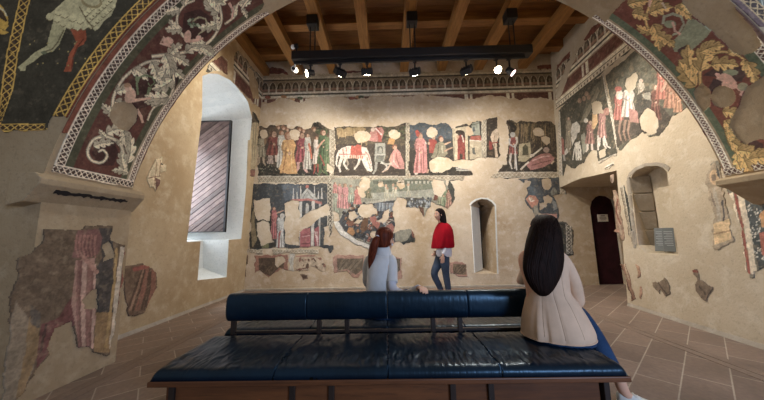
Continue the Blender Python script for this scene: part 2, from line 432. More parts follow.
bm = bmesh.new(); prism(bm, [(XL(0), Y_F-.2, 0), (XL(6), Y_F-.2, 6), (-5, Y_F-.2, 6), (-5, Y_F-.2, 0)], (0, Y_BACK-Y_F+.7, 0))
WL = struct(finish(bm, 'wall_left', M_PLL))
def wall_uv(surf, pts): return [surf.uv(*p) for p in pts]
rec = wall_uv(LEFT, [(202.5, 76), (209, 73.5), (218, 74), (230, 80), (240, 90), (248, 102), (252, 118), (250, 140), (245, 200), (241.5, 239)])
rec += [(4.46, 1.17), (4.46, 3.4)]
def shrink(p): 
    y, z = p; return (min(max(5.15+(y-5.15)*0.68, 4.6), 6.05), max(1.18, 1.18+(z-1.18)*0.90))
c1 = bmesh.new(); loft(c1, [[(-2.9, *p) for p in rec], [(-3.25, *p) for p in rec], [(-4.62, *shrink(p)) for p in rec]])
slot = wall_uv(LEFT, [(201, 236), (197.5, 281), (226.5, 278), (229, 236)])
c2 = bmesh.new(); loft(c2, [[(-2.9, *p) for p in slot], [(-3.3, *p) for p in slot], [(-3.85, p[0], max(p[1], .62)) for p in slot]])
c3 = bmesh.new(); box2(c3, (-5.5, 4.75, 1.35), (-4.5, 5.75, 3.3))
cut(WL, [c1, c2, c3]); WL.data.materials.append(M_WHITE)
for p in WL.data.polygons:      # the limewashed embrasure
    c = p.center
    if c.x < XL(c.z)-0.02 and c.x > -4.63 and 4.4 < c.y < 6.45 and 0.4 < c.z < 4.5: p.material_index = 1

bm = bmesh.new(); box2(bm, (-5, Y_BACK, -0.1), (6.2, Y_BACK+1.2, 6)); WB = struct(finish(bm, 'wall_back', M_PL))
ni = wall_uv(BACK, [(470.5, 206), (472, 203.5), (476, 200.5), (481, 199), (487, 199.5), (491.5, 202), (494.8, 206), (497.3, 274), (474.3, 272.8)])
nb = [(2.42, p[1]*0.96+.05) if p[0] < 2.3 else (2.54, p[1]*0.96+.05) for p in ni]
nm = [(p[0]+.33, p[1]*.98+.02) if p[0] < 2.15 else ((max(p[0], 2.36)+0, p[1]*.98+.02) if p[0] < 2.4 else (p[0]-.03, p[1]*.98+.02)) for p in ni]
c1 = bmesh.new(); loft(c1, [[(p[0], Y_BACK-.3, p[1]) for p in ni], [(p[0], Y_BACK+.02, p[1]) for p in ni], [(q[0], Y_BACK+.42, q[1]) for q in nm], [(q[0], Y_BACK+.85, q[1]) for q in nb]])
dr = [(4.86, -.05), (4.86, 1.78), (4.92, 1.94), (5.02, 2.04), (5.14, 2.08), (5.30, 2.06), (5.42, 1.98), (5.46, 1.78), (5.46, -.05)]
c2 = bmesh.new(); loft(c2, [[(p[0], Y_BACK-.3, p[1]) for p in dr], [(p[0], Y_BACK+.14, p[1]) for p in dr]])
cut(WB, [c1, c2])

bm = bmesh.new()
rr = [[(XR(Y, z), Y, z) for z in np.linspace(0, 6, 25)]+[(6.2, Y, 6), (6.2, Y, 0)] for Y in np.linspace(1.0, Y_BACK, 56)]
loft(bm, rr); WR = struct(finish(bm, 'wall_right', M_PLR))
po = wall_uv(RIGHT, [(568.5, 184.5), (574, 181), (582, 178), (590, 176.5), (600, 175.5)])
pz = [p[1] for p in po]
pas = [(4.70, -.1), (6.6, -.1), (6.6, pz[0]-.02), (6.35, pz[0]+.0)]+[(min(p[0], 6.3), p[1]) for p in po[1:-1]]+[(4.72, pz[-1])]
c1 = bmesh.new(); loft(c1, [[(3.2, *p) for p in pas], [(5.75, *p) for p in pas]])
nr = wall_uv(RIGHT, [(629.3, 180), (631.5, 175), (637, 170), (646, 166.3), (657, 165.6), (664, 167.3), (668.5, 171), (680.5, 255.6), (644.5, 253), (637.6, 245)])
cy_ = sum(p[0] for p in nr)/len(nr)
c2 = bmesh.new(); loft(c2, [[(3.3, *p) for p in nr], [(4.30, p[0]*.90+cy_*.10, p[1]) for p in nr]])
cut(WR, [c1, c2])

# the wall between the two rooms, opened by the great arch
N = 72; a0 = math.acos((1.75-ARC_Z)/ARC_R)
arc = [(ARC_X+ARC_R*math.sin(-a0+2*a0*i/N), ARC_Z+ARC_R*math.cos(-a0+2*a0*i/N)) for i in range(N+1)]
out = [(-5, 0), (X_PIER, 0), (X_PIER, 1.74)]+arc+[(4.9, 1.75), (4.9, 6), (-5, 6)]
bm = bmesh.new(); prism(bm, [(x, Y_N, z) for x, z in out], (0, Y_F-Y_N, 0)); WA = struct(finish(bm, 'wall_arch', M_PLN))
bm = bmesh.new(); prism(bm, [(-2.9, 1.99, 1.75), (-2.70, 1.99, 1.745), (-2.65, 1.99, 1.70), (-2.655, 1.99, 1.655), (-2.765, 1.99, 1.52), (-2.9, 1.99, 1.49)], (0, 0.91, 0))
o = struct(finish(bm, 'trim_3', M_PLN, bevel=.006)); o['label'] = 'plastered impost ledge under the left foot of the arch'
bm = bmesh.new(); prism(bm, [(4.1, 1.95, 1.75), (3.55, 1.95, 1.74), (3.49, 1.95, 1.715), (3.495, 1.95, 1.66), (3.60, 1.95, 1.63), (3.84, 1.95, 1.46), (4.1, 1.95, 1.42)], (0, 0.92, 0))
o = struct(finish(bm, 'trim_4', M_PLN, bevel=.006)); o['label'] = 'plastered impost ledge under the right foot of the arch'

# pale mortar fillets at the foot of the walls
bm = bmesh.new(); prism(bm, [(XL(0), Y_F, 0), (XL(0)+.03, Y_F, 0), (XL(0)+.004, Y_F, .045)], (0, Y_BACK-Y_F, 0)); struct(finish(bm, 'baseboard_left', M_STONE))
bm = bmesh.new(); box2(bm, (-3.3, Y_BACK-.05, 0), (4.4, Y_BACK+.02, .05)); struct(finish(bm, 'baseboard_back', M_STONE, bevel=.008))
bm = bmesh.new(); loft(bm, [[(XR(Y, 0)+.02, Y, 0), (XR(Y, 0)-.03, Y, 0), (XR(Y, 0), Y, .045), (XR(Y, 0)+.02, Y, .045)] for Y in (1.0, 2.5, 3.5, 4.69)]); struct(finish(bm, 'baseboard_right', M_STONE))

# timber ceiling
ceil_bm = bmesh.new(); nY = 0; y = 2.5
while y < 6.9: box2(ceil_bm, (-4.6, y, 5.8), (6, y+.196, 5.86)); y += .2
struct(finish(ceil_bm, 'ceiling', M_BOARD, bevel=.006))
for i, y in enumerate((3.35, 4.22, 5.06, 5.95)):
    bm = bmesh.new(); box2(bm, (-4.4, y, 5.60), (5.6, y+.2, 5.81)); o = struct(finish(bm, 'ceiling_joist', M_JOIST, bevel=.012)); o['group'] = 'ceiling joists'; o['label'] = 'timber ceiling joist running across the hall'
for x in (-3.06, -2.17, -1.29, -.40, .54, 1.50, 2.46, 3.58):
    bm = bmesh.new(); box2(bm, (x-.105, 2.7, 5.40), (x+.105, 6.55, 5.61)); o = struct(finish(bm, 'ceiling_beam', M_BEAM, bevel=.014)); o['group'] = 'ceiling beams'; o['label'] = 'timber ceiling beam running towards the frescoed far wall'

# niche linings
bm = bmesh.new()    # left cheek, daylight put into its colour, and rim of the far slit niche
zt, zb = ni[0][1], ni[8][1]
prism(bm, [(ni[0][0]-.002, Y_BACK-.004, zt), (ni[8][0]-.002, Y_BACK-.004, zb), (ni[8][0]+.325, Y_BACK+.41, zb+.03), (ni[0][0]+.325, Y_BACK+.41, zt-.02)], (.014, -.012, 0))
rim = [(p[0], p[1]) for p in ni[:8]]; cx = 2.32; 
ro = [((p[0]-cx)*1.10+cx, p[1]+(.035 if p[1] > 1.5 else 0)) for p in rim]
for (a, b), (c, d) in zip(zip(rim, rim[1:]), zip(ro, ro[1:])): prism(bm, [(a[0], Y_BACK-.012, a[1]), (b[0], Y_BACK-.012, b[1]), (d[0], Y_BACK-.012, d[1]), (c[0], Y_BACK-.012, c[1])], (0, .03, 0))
o = struct(finish(bm, 'trim_5', M_WHITE)); o['label'] = 'limewashed rim and daylight-coloured left cheek of the narrow niche in the far wall'
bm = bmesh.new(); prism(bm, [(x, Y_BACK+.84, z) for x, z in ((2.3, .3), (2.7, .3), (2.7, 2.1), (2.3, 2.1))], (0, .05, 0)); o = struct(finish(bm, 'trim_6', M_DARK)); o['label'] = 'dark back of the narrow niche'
bm = bmesh.new()    # squared stones of the far cheek of the right niche
yj = nr[0][0]; zz = np.linspace(nr[9][1]-.06, nr[1][1]-.02, 5)
for k in range(4):
    z0, z1 = zz[k]+.006, zz[k+1]-.006
    xa = XR(yj, z0)-.012
    prism(bm, [(xa, yj+.02, z0), (4.29, yj-.07, z0), (4.29, yj-.12, z0), (xa, yj-.025, z0)], (0, 0, z1-z0))
o = struct(finish(bm, 'trim_7', M_STONE, bevel=.012)); o['label'] = 'grey stone blocks lining the arched niche'
bm = bmesh.new()
rin = nr[:7]; cz = 1.5; yc = cy_
for (a, b) in zip(rin, rin[1:]):
    q = lambda p, k: (XR(*p)-.008, yc+(p[0]-yc)*k, cz+(p[1]-cz)*(1+(k-1)*.7))
    prism(bm, [q(a, 1), q(b, 1), q(b, 1.10), q(a, 1.10)], (.03, 0, 0))
prism(bm, [(XR(*nr[0])-.008, nr[0][0], nr[0][1]), (XR(*nr[9])-.008, nr[9][0], nr[9][1]), (XR(*nr[9])-.008, nr[9][0]+.05, nr[9][1]), (XR(*nr[0])-.008, nr[0][0]+.05, nr[0][1])], (.03, 0, 0))
o = struct(finish(bm, 'trim_8', M_STONE)); o['label'] = 'stone edge of the arched niche in the right wall'

# ------------------------------------------------------------------ window, shutter, door, signs
bm = bmesh.new()
for a, b in (((-4.62, 4.75, 1.35), (-4.56, 4.81, 3.3)), ((-4.62, 5.69, 1.35), (-4.56, 5.75, 3.3)), ((-4.62, 4.75, 1.35), (-4.56, 5.75, 1.41)), ((-4.62, 4.75, 3.24), (-4.56, 5.75, 3.3)), ((-4.62, 5.23, 1.35), (-4.56, 5.27, 3.3)), ((-4.62, 4.75, 2.3), (-4.56, 5.75, 2.34))): box2(bm, a, b)
W1 = struct(finish(bm, 'window_1', M_JOIST))
M_GLASS = mat('window_glass', (235, 240, 245), 0.03); M_GLASS.node_tree.nodes['Principled BSDF'].inputs['Transmission Weight'].default_value = 1.0
bm = bmesh.new(); box2(bm, (-4.60, 4.80, 1.40), (-4.595, 5.70, 3.25)); o = finish(bm, 'window_pane', M_GLASS, W1); o['label'] = 'clear window glass'

M_SHUT = wood('shutter_board', (112, 94, 88), (80, 64, 62), (3, 3, 3), 0.45, 0.3)
def board_tones(m, wd, ang):
    t = NT(m); tc = t.n('ShaderNodeTexCoord'); dp = t.n('ShaderNodeVectorMath', operation='DOT_PRODUCT'); t.l(tc.outputs['Object'], dp.inputs[0]); dp.inputs[1].default_value = (-math.sin(ang)/wd, 0, math.cos(ang)/wd)
    fl = t.n('ShaderNodeMath', operation='FLOOR'); t.l(dp.outputs['Value'], fl.inputs[0]); wn = t.n('ShaderNodeTexWhiteNoise', noise_dimensions='1D'); t.l(fl.outputs[0], wn.inputs['W'])
    old = t.b.inputs['Base Color'].links[0].from_socket; t.base(t.mix(1.0, old, t.ramp(wn.outputs['Value'], [(0, G(.6)), (1, G(1.35))]), 'MULTIPLY'))
sh = empty('window_shutter', (-4.05, 5.80, 1.37), 'open window shutter of slanting grey boards standing in the white window bay', 'shutter')
x0, x1, z0, z1, Ys = -4.58, -3.47, 1.36, 3.88, 5.79
bm = bmesh.new(); box2(bm, (x0, Ys+.012, z0), (x1, Ys+.04, z1)); finish(bm, 'backing_panel', mat('shutter_back', (70, 62, 66), .7), sh)
bm = bmesh.new(); wd = .098; ang = math.radians(38); dirv = Vector((math.cos(ang), 0, math.sin(ang))); nv = Vector((-math.sin(ang), 0, math.cos(ang)))
# slanting boards, clipped to the leaf
k = -12
while k < 45:
    base = Vector((x0, 0, z0))+nv*(k*wd)
    quad = [base-dirv*4, base+dirv*6, base+dirv*6+nv*(wd-.012), base-dirv*4+nv*(wd-.012)]
    def clip(P, f):
        o_ = []
        for i in range(len(P)):
            a, b = P[i], P[(i+1) % len(P)]; fa, fb = f(a), f(b)
            if fa >= 0: o_.append(a)
            if (fa >= 0) != (fb >= 0): o_.append(a+(b-a)*(fa/(fa-fb)))
        return o_
    for f in (lambda p: p.x-x0-.02, lambda p: x1-.035-p.x, lambda p: p.z-z0-.02, lambda p: z1-.02-p.z):
        quad = clip(quad, f) if quad else quad
    if len(quad) > 2: prism(bm, [(p.x, Ys-.012, p.z) for p in quad], (0, .024, 0))
    k += 1
board_tones(M_SHUT, wd, ang); finish(bm, 'slanting_boards', M_SHUT, sh)
bm = bmesh.new()
for a, b in (((x1-.035, Ys-.02, z0), (x1, Ys+.045, z1)), ((x0, Ys-.02, z0), (x1, Ys+.045, z0+.02)), ((x0, Ys-.02, z1-.02), (x1, Ys+.045, z1)), ((x0, Ys-.02, z0), (x0+.02, Ys+.045, z1))): box2(bm, a, b)
o = finish(bm, 'frame', M_BLACK, sh); o['label'] = 'black metal frame'

M_DOOR = cloth('door_maroon', (46, 20, 26), .8, 60, .2)
bm = bmesh.new(); prism(bm, [(p[0], Y_BACK+.06, max(p[1], .01)) for p in dr], (0, .05, 0)); D1 = struct(finish(bm, 'door_1', M_DOOR)); D1['label'] = 'dark maroon arched door at the end of the passage'
M_PAPER = mat('paper', (206, 196, 184), .7)
bm = bmesh.new(); pc = onY(601.5, 218, Y_BACK+.05); box(bm, (pc[0]+.03, Y_BACK+.052, pc[2]), (.24, .012, .17))
sg = tag(finish(bm, 'door_sign', M_PAPER), 'small white notice hung on the dark maroon door', 'sign')
bm = bmesh.new()
for k, (w, dz) in enumerate(((.10, .05), (.15, .015), (.16, -.015), (.12, -.045))): box(bm, (pc[0]+.03, Y_BACK+.0445, pc[2]+dz), (w, .004, .012 if k else .02))
finish(bm, 'lettering', mat('ink', (70, 52, 50), .7), sg)

M_INFO = mat('info_grey', (100, 104, 104), .5)
zs = nr[7][1]+.012
for k, (y, yaw, lab) in enumerate(((4.10, 38, 'grey leaning information panel in the arched niche, nearer of the two'), (4.245, 32, 'grey leaning information panel in the arched niche, further of the two'))):
    n_ = Vector((-math.cos(math.radians(yaw)), -math.sin(math.radians(yaw)), 0)); w_ = Vector((-n_.y, n_.x, 0))*-1; tl = math.radians(16); u_ = Vector((0, 0, 1))*math.cos(tl)-n_*math.sin(tl); m_ = w_.cross(u_)
    R = Matrix((w_, -m_ if m_.dot(n_) > 0 else m_, u_)).transposed(); c = Vector((4.165+.02*k, y, zs+.19))
    bm = bmesh.new(); box(bm, c, (.125, .014, .36), R); o = tag(finish(bm, 'information_panel', M_INFO, bevel=.003), lab, 'sign', 'information panels in the niche')
    bm = bmesh.new()
    for r in range(9): box(bm, c+R @ Vector((-.012 if r % 3 == 2 else 0, -.0085, .12-r*.026)), (.09 if r % 3 != 2 else .07, .003, .007), R)
    finish(bm, 'lettering', mat('panel_text', (160, 164, 166), .6), o)

# ------------------------------------------------------------------ track lighting
YT = 4.67
ta, tb = onY(293, 54, YT), onY(530, 48, YT)
zt0 = onY(400, 61.5, YT)[2]; zt1 = onY(400, 51, YT)[2]
tr = empty('lighting_track', ((ta[0]+tb[0])/2, YT, zt0), 'long black lighting track hung across the hall below the timber ceiling', 'light fitting')
bm = bmesh.new(); box2(bm, (ta[0], YT-.09, zt0+.05), (tb[0], YT+.09, zt1)); finish(bm, 'beam', M_BLACK, tr, bevel=.006)
bm = bmesh.new(); box2(bm, (ta[0]+.03, YT-.02, zt0), (tb[0]-.12, YT+.02, zt0+.055)); finish(bm, 'rail', M_BLACK, tr)
for x in (-1.33, .57, 2.44):
    bm = bmesh.new(); box2(bm, (x-.1, YT-.1, 5.20), (x+.1, YT+.1, 5.40)); br = finish(bm, 'ceiling_bracket', M_BLACK, tr, bevel=.01)
    for dx in (-.045, .045):
        bm = bmesh.new(); cyl(bm, (x+dx, YT, zt1-.02), (x+dx, YT, 5.21), .011, n=10); finish(bm, 'hanging_rod', M_BLACK, tr)
M_LAMP = mat('lamp_glow', (255, 240, 215), .4); e = M_LAMP.node_tree.nodes['Principled BSDF']
e.inputs['Emission Color'].default_value = L4((255, 236, 200)); e.inputs['Emission Strength'].default_value = 60
M_LAMP2 = mat('lamp_glow_dim', (255, 230, 220), .3); e = M_LAMP2.node_tree.nodes['Principled BSDF']
e.inputs['Emission Color'].default_value = L4((255, 214, 214)); e.inputs['Emission Strength'].default_value = 6
def head(x, y, target, name, label, power, size, glow=None, colr=(255, 247, 234), square=True, blend=.6):
    p = onY(x, y, YT); p = Vector((p[0], YT, p[2])); d = (Vector(target)-p).normalized()
    o = empty(name, p, label, 'spotlight', 'spotlights on the track')
    bm = bmesh.new(); box2(bm, (p.x-.035, YT-.03, zt0-.025), (p.x+.035, YT+.03, zt0)); cyl(bm, (p.x, YT, p.z), (p.x, YT, zt0-.01), .016, n=10)
    finish(bm, 'stem', M_BLACK, o)
    q = Vector((0, 0, -1)).rotation_difference(d); Rm = q.to_matrix()
    bm = bmesh.new()
    if square:
        r = Matrix((d.cross(Vector((0, 0, 1))).normalized(), d, d.cross(Vector((0, 0, 1))).normalized().cross(d))).transposed()
        box(bm, p, (.20, .10, .17), r)
        for k in range(5): box(bm, p-d*.055+r @ Vector((-.08+.04*k, 0, 0)), (.01, .03, .15), r)
    else:
        cyl(bm, p-d*.07, p+d*.07, .05, .07, 20)
    finish(bm, 'lamp_housing', M_BLACK, o, bevel=.004)
    bm = bmesh.new(); cyl(bm, p+d*.052 if square else p+d*.071, p+d*.058 if square else p+d*.076, .06, n=20); finish(bm, 'lens', glow or M_LAMP, o)
    if power:
        li = bpy.data.lights.new('spot_beam', 'SPOT'); li.energy = power; li.color = tuple(lin(colr)); li.spot_size = math.radians(size); li.spot_blend = blend; li.shadow_soft_size = .05
        lo = bpy.data.objects.new('spot_beam', li); COL.objects.link(lo); lo.location = p+d*.10; lo.rotation_euler = q.to_euler()
head(310.5, 73, (-3.1, 3.8, 3.6), 'track_spotlight', 'glowing lamp near the left end of the lighting track', 190, 128, square=False, blend=1.0)
head(340, 72.5, (-2.2, Y_BACK, 2.2), 'track_spotlight', 'square black spotlight just right of the glowing left lamp', 250, 128, blend=1.0)
head(367, 71.5, (-.2, Y_BACK, 2.0), 'track_spotlight', 'square black spotlight under the track, left of the tilted one', 230, 128, blend=1.0)
head(415, 72, (1.2, Y_BACK, 2.0), 'track_spotlight', 'tilted black spotlight below the middle rod of the track', 230, 128, blend=1.0)
head(466.5, 70.5, (3.0, Y_BACK, 2.2), 'track_spotlight', 'square black spotlight left of the bright right lamp', 220, 128, blend=1.0)
head(497, 70, (1.6, .9, 2.0), 'track_spotlight', 'glowing lamp near the right end of the lighting track', 240, 165, square=False, blend=1.0)
head(510, 71, (4.1, 4.0, 2.2), 'track_spotlight', 'dim pinkish lamp at the right end of the lighting track', 330, 100, glow=M_LAMP2, square=False, blend=1.0)
# small white sensor and its twin at the left end of the track
sp = onY(294.3, 70, YT)
o = empty('security_camera', (sp[0], YT, sp[2]), 'small white camera hanging under the left end of the lighting track', 'camera')
M_WP = mat('white_plastic', (222, 222, 220), .4)
bm = bmesh.new(); cyl(bm, (sp[0], YT-.05, sp[2]), (sp[0]+.02, YT+.06, sp[2]+.02), .055, .05, 16); finish(bm, 'housing', M_WP, o, bevel=.008)
bm = bmesh.new(); cyl(bm, (sp[0]+.005, YT-.056, sp[2]), (sp[0]+.005, YT-.045, sp[2]), .034, n=16); finish(bm, 'lens', M_BLACK, o)
bm = bmesh.new(); cyl(bm, (sp[0]+.01, YT, sp[2]), (sp[0]+.01, YT, zt0+.06), .012, n=8); finish(bm, 'stem', M_WP, o)
sp = onY(293, 47, YT+.05)
o = empty('motion_sensor', (sp[0], YT+.05, sp[2]), 'tiny white sensor with black bracket above the left end of the track', 'sensor')
bm = bmesh.new(); ellipsoid(bm, (sp[0], YT+.05, sp[2]), (.04, .04, .045)); finish(bm, 'housing', M_WP, o, True)
bm = bmesh.new(); box2(bm, (sp[0]+.03, YT+.02, sp[2]-.02), (sp[0]+.10, YT+.07, sp[2]+.05)); cyl(bm, (sp[0]+.07, YT+.045, zt1-.01), (sp[0]+.07, YT+.045, sp[2]), .012, n=8); finish(bm, 'bracket', M_BLACK, o)

bm = bmesh.new(); rj = random.Random(4); ys = np.linspace(2.12, 2.74, 34)     # dark painted remnant on the slope of the left impost
pl = lambda y, t: Vector((-2.655-.110*t+.004, y, 1.655-.135*t-.003))
top = [pl(y, .18+.10*rj.random()) for y in ys]; bot = [pl(y, .34+.14*rj.random()) for y in ys]
prism(bm, top+bot[::-1], (-.01, 0, .008)); tag(finish(bm, 'fresco_scrap', mat('dark_paint', (40, 34, 32), .9)), 'ragged black painted strip on the underside of the left impost ledge', 'fresco')
# ------------------------------------------------------------------ frescoes
SK = (198, 152, 120); WH = (206, 198, 182); PK = (196, 124, 116); CR = (146, 58, 66); RD = (148, 44, 36); OR = (206, 148, 72); GR = (74, 92, 58); GY = (140, 142, 132)
LW = (204, 192, 168); LG = (158, 142, 116)
BP = Canvas
def noisefig(c, x, y0, y1, w, col, **k): c.robe(x, y0, y1, w, col, **k)

# --- court scene, upper row left
c = Canvas(BACK, "97 405 97 150 104 95 120 88 150 100 170 82 210 82 255 80 262 100 275 97 300 104 312 94 340 95 350 105 398 98 405 70 440 70 470 95 495 110 532 110 532 405", 0.011, (74, 60, 48), seed=1, frame=(240, 110, .18), gain=.74)
c.fw = 1.32; c.poly((44, 42, 40), "97 300 140 290 215 330 330 300 495 270 495 366 97 366"); c.poly((120, 92, 66), "110 95 495 95 495 180 110 170", .35)
for i in range(60): c.ell((150, 148, 120), random.uniform(110, 490), random.uniform(300, 360), 2, 3)
c.line((96, 112, 66), 9, "415 300 440 320 470 350"); c.ell((60, 74, 44), 455, 120, 35, 20)
c.robe(120, 158, 262, 40, (158, 146, 118), legs=(186, 160, 130), head=False); c.ell((128, 98, 64), 140, 175, 7, 20)
c.robe(186, 150, 252, 62, (122, 50, 42), legs=(206, 176, 158), hair=(92, 60, 40))
c.robe(232, 140, 320, 44, (196, 190, 176), hair=(150, 92, 56)); c.robe(170, 255, 300, 30, (176, 150, 136), head=False)
c.robe(342, 156, 288, 56, (152, 60, 72), legs=(206, 150, 140), hair=(120, 70, 46))
c.robe(376, 152, 330, 36, (188, 180, 166), hair=(110, 72, 50)); c.line((198, 92, 52), 12, "383 185 393 230 398 272", 8)
c.robe(270, 165, 352, 74, (218, 158, 76), hair=(158, 96, 60)); c.poly((218, 158, 76), "215 330 245 260 300 250 318 355 262 356"); c.line((160, 104, 46), 5, "258 210 250 280 240 335"); c.line((236, 190, 110), 5, "285 220 288 290 292 345")
c.robe(425, 165, 300, 32, (200, 184, 170), legs=(160, 60, 50), hair=(130, 84, 56)); c.robe(462, 140, 300, 52, (62, 90, 54), legs=(70, 96, 60), hair=(110, 60, 44)); c.robe(482, 150, 330, 28, (92, 116, 76), head=False)
c.line((206, 150, 118), 9, "430 215 455 180 470 165"); c.line((150, 58, 50), 8, "445 250 470 310"); c.poly((34, 30, 30), "405 100 412 72 432 66 440 90 470 96 466 108 430 106")
for x, y in ((212, 92), (240, 96), (262, 104), (330, 104), (352, 112), (410, 104)): c.ell((142, 92, 58), x, y, 13, 11); c.ell(SK, x+3, y+8, 7, 8)
c.hell(132, 132, 22, 22); c.hole("272 128 290 112 318 112 334 128 330 158 305 168 282 156")
c.lattice_pts("96 404 530 404", "96 366 530 366", .10, LW, LG); c.lattice_pts("498 404 498 110", "532 404 532 110", .10, LW, LG)
c.hole("490 300 514 318 520 345 505 352 488 340")
c.build('fresco_scene', M_FR, 'fresco of a crowded court with a figure in an orange gown', 'fresco', 'frescoes on the far wall')

# --- white horse and fountain
c = Canvas(BACK, "34 402 36 92 80 96 130 92 200 96 300 90 330 96 400 84 432 70 453 70 453 402", 0.011, (66, 56, 50), seed=2, frame=(328, 110, .18), gain=.74)
c.poly((86, 74, 58), "38 95 432 85 432 190 38 190")
for x, y, w, h in ((80, 130, 30, 22), (120, 120, 34, 24), (170, 108, 40, 14), (65, 110, 20, 12), (200, 170, 20, 10)): c.ell((168, 138, 84), x, y, w, h); c.line((190, 160, 110), 5, [(x-w*.6, y), (x-w*.7, y+30)]); c.line((150, 120, 70), 5, [(x+w*.5, y), (x+w*.6, y+28)])
for i in range(50): c.ell(random.choice(((70, 78, 52), (92, 96, 66), (58, 58, 46))), random.uniform(300, 428), random.uniform(95, 165), random.uniform(4, 14), random.uniform(4, 10))
c.poly(PK, "222 170 235 120 255 100 300 95 312 120 300 160 270 178"); c.poly((178, 70, 60), "268 95 290 108 296 150 300 178 280 178"); c.ell((222, 190, 170), 250, 110, 12, 12); c.line((236, 200, 190), 7, "262 100 300 140")
c.poly((196, 140, 62), "330 190 338 160 350 150 372 168 366 192")
W = (214, 202, 186); D = (150, 134, 118)
c.line(W, 16, "66 225 50 262 46 300 52 316", 5)
c.line(D, 12, "100 262 112 300 100 322 118 334", 9); c.line(D, 12, "180 260 172 300 150 318 146 332", 8)
c.line(W, 19, "80 258 66 296 62 318 70 346", 9); c.line(W, 15, "98 262 88 300 108 330", 9); c.line(W, 17, "188 258 204 300 214 322 222 338", 9); c.line(W, 13, "178 262 166 305 146 330", 8)
c.poly(W, "58 240 74 212 104 202 150 200 190 204 212 226 208 256 186 270 140 268 98 270 70 268"); c.poly(W, "184 204 214 210 232 250 244 300 248 336 240 346 224 338 214 312 206 280 190 252"); c.line(D, 5, "216 262 226 300 236 330"); c.ell((60, 50, 44), 229, 300, 3)
c.line((196, 90, 76), 4, "82 216 90 262"); c.line((196, 90, 76), 4, "100 208 108 266"); c.line((196, 90, 76), 5, "62 246 210 246"); c.line((196, 90, 76), 4, "205 230 224 250 238 300")
c.poly((190, 72, 52), "126 216 130 198 150 202 160 192 184 196 190 254 124 252"); c.poly((226, 178, 150), "120 250 194 252 196 272 118 268"); [c.line((190, 72, 52), 4, [(126+i*11, 252), (126+i*11, 270)]) for i in range(7)]
c.poly((156, 156, 144), "262 186 316 182 320 248 312 286 258 288"); c.poly((110, 112, 104), "270 250 312 248 308 284 264 284"); c.poly((92, 96, 90), "274 240 274 208 290 198 304 208 306 240"); c.poly((168, 168, 156), "280 238 282 214 292 208 298 214 300 238"); c.line((182, 180, 168), 6, "258 250 316 248")
c.line((160, 158, 146), 15, "268 290 266 330 250 356", 10); c.line((180, 176, 164), 12, "292 292 320 300 345 300", 8); c.line((180, 176, 164), 12, "318 300 330 320 304 346", 8)
c.poly((206, 134, 126), "348 250 362 226 384 218 402 236 424 300 424 328 376 326 346 304 340 276"); c.line((158, 84, 80), 5, "380 236 384 280 402 322"); c.line((232, 172, 160), 6, "366 240 366 290 390 318"); c.ell((140, 80, 50), 370, 206, 14, 15); c.ell(SK, 373, 211, 10, 12); c.line(SK, 9, "356 250 340 280 352 292", 6); c.line((196, 160, 140), 10, "352 292 330 330 300 346", 6)
c.hell(192, 148, 42, 32); c.hole("338 128 352 110 380 108 404 130 398 152 372 166 352 156")
c.lattice_pts("34 402 453 402", "34 366 453 366", .10, LW, LG); c.lattice_pts("432 402 432 74", "454 402 454 74", .10, LW, LG)
c.hole("185 380 208 370 234 378 232 404 186 404")
c.build('fresco_scene', M_FR, 'fresco of a white horse with red saddle drinking by a stone fountain', 'fresco', 'frescoes on the far wall')

# --- pink-robed men before a house
c = Canvas(BACK, "50 390 52 74 90 78 130 70 180 80 230 72 268 82 290 98 330 86 370 76 385 86 400 66 440 58 456 66 456 76 478 72 480 262 452 270 400 278 300 280 286 312 400 336 398 360 360 364 352 390", 0.011, (58, 54, 50), seed=3, frame=(400, 110, .18), gain=.74)
c.poly((74, 88, 100), "54 74 290 74 290 170 54 170"); c.poly((58, 66, 72), "54 160 290 160 290 210 54 210", .6); c.poly((52, 48, 44), "54 280 300 280 400 360 54 366")
c.poly((168, 56, 46), "160 165 190 158 206 176 192 240 164 240"); c.ell(SK, 186, 152, 11, 13)
c.robe(112, 158, 350, 74, (212, 130, 126), hair=(150, 90, 70), hr=14); c.poly((212, 130, 126), "128 160 146 176 150 260 152 345 120 350"); c.line((158, 84, 84), 5, "128 190 130 270 134 345"); c.line((158, 84, 84), 5, "96 220 90 345"); c.poly((190, 62, 48), "84 116 96 110 110 128 110 144 92 146"); c.ell(SK, 114, 152, 10, 12); c.line(WH, 5, "140 175 146 190"); c.ell((214, 190, 170), 90, 354, 10, 5)
c.poly((136, 130, 104), "184 240 198 190 224 174 248 188 264 240 244 268 204 276 170 264"); c.line((96, 90, 70), 5, "214 196 210 240 196 268"); c.line((176, 168, 140), 6, "232 196 236 240"); c.ell((120, 60, 46), 226, 158, 14, 14); c.ell(SK, 230, 164, 11, 13); c.line(SK, 9, "248 192 266 184 282 178", 7); c.line(SK, 9, "246 230 270 218 292 208", 7); c.ell(SK, 160, 186, 7, 9); c.line(SK, 8, "158 330 152 350")
c.poly((204, 186, 150), "290 104 376 90 378 290 300 282"); c.poly((66, 46, 42), "320 132 360 126 364 284 320 280"); c.poly((146, 44, 40), "318 150 340 136 360 160 362 220 344 246 320 236"); c.line((170, 60, 50), 12, "326 236 324 276"); c.line((150, 50, 44), 12, "352 230 354 280"); c.line((220, 210, 196), 6, "344 140 354 180"); c.ell(SK, 320, 150, 8, 11); c.ell((46, 34, 32), 332, 124, 26, 12); c.line((150, 140, 116), 4, "300 150 302 280"); [c.line((120, 100, 76), 3, [(294+9*i, 92-i*1.2), (300+9*i, 92-i*1.2)]) for i in range(8)]
c.poly((150, 156, 140), "398 74 440 62 446 142 398 140"); c.poly((80, 92, 96), "404 98 416 94 416 120 404 122"); c.line((110, 116, 100), 4, "398 84 440 72")
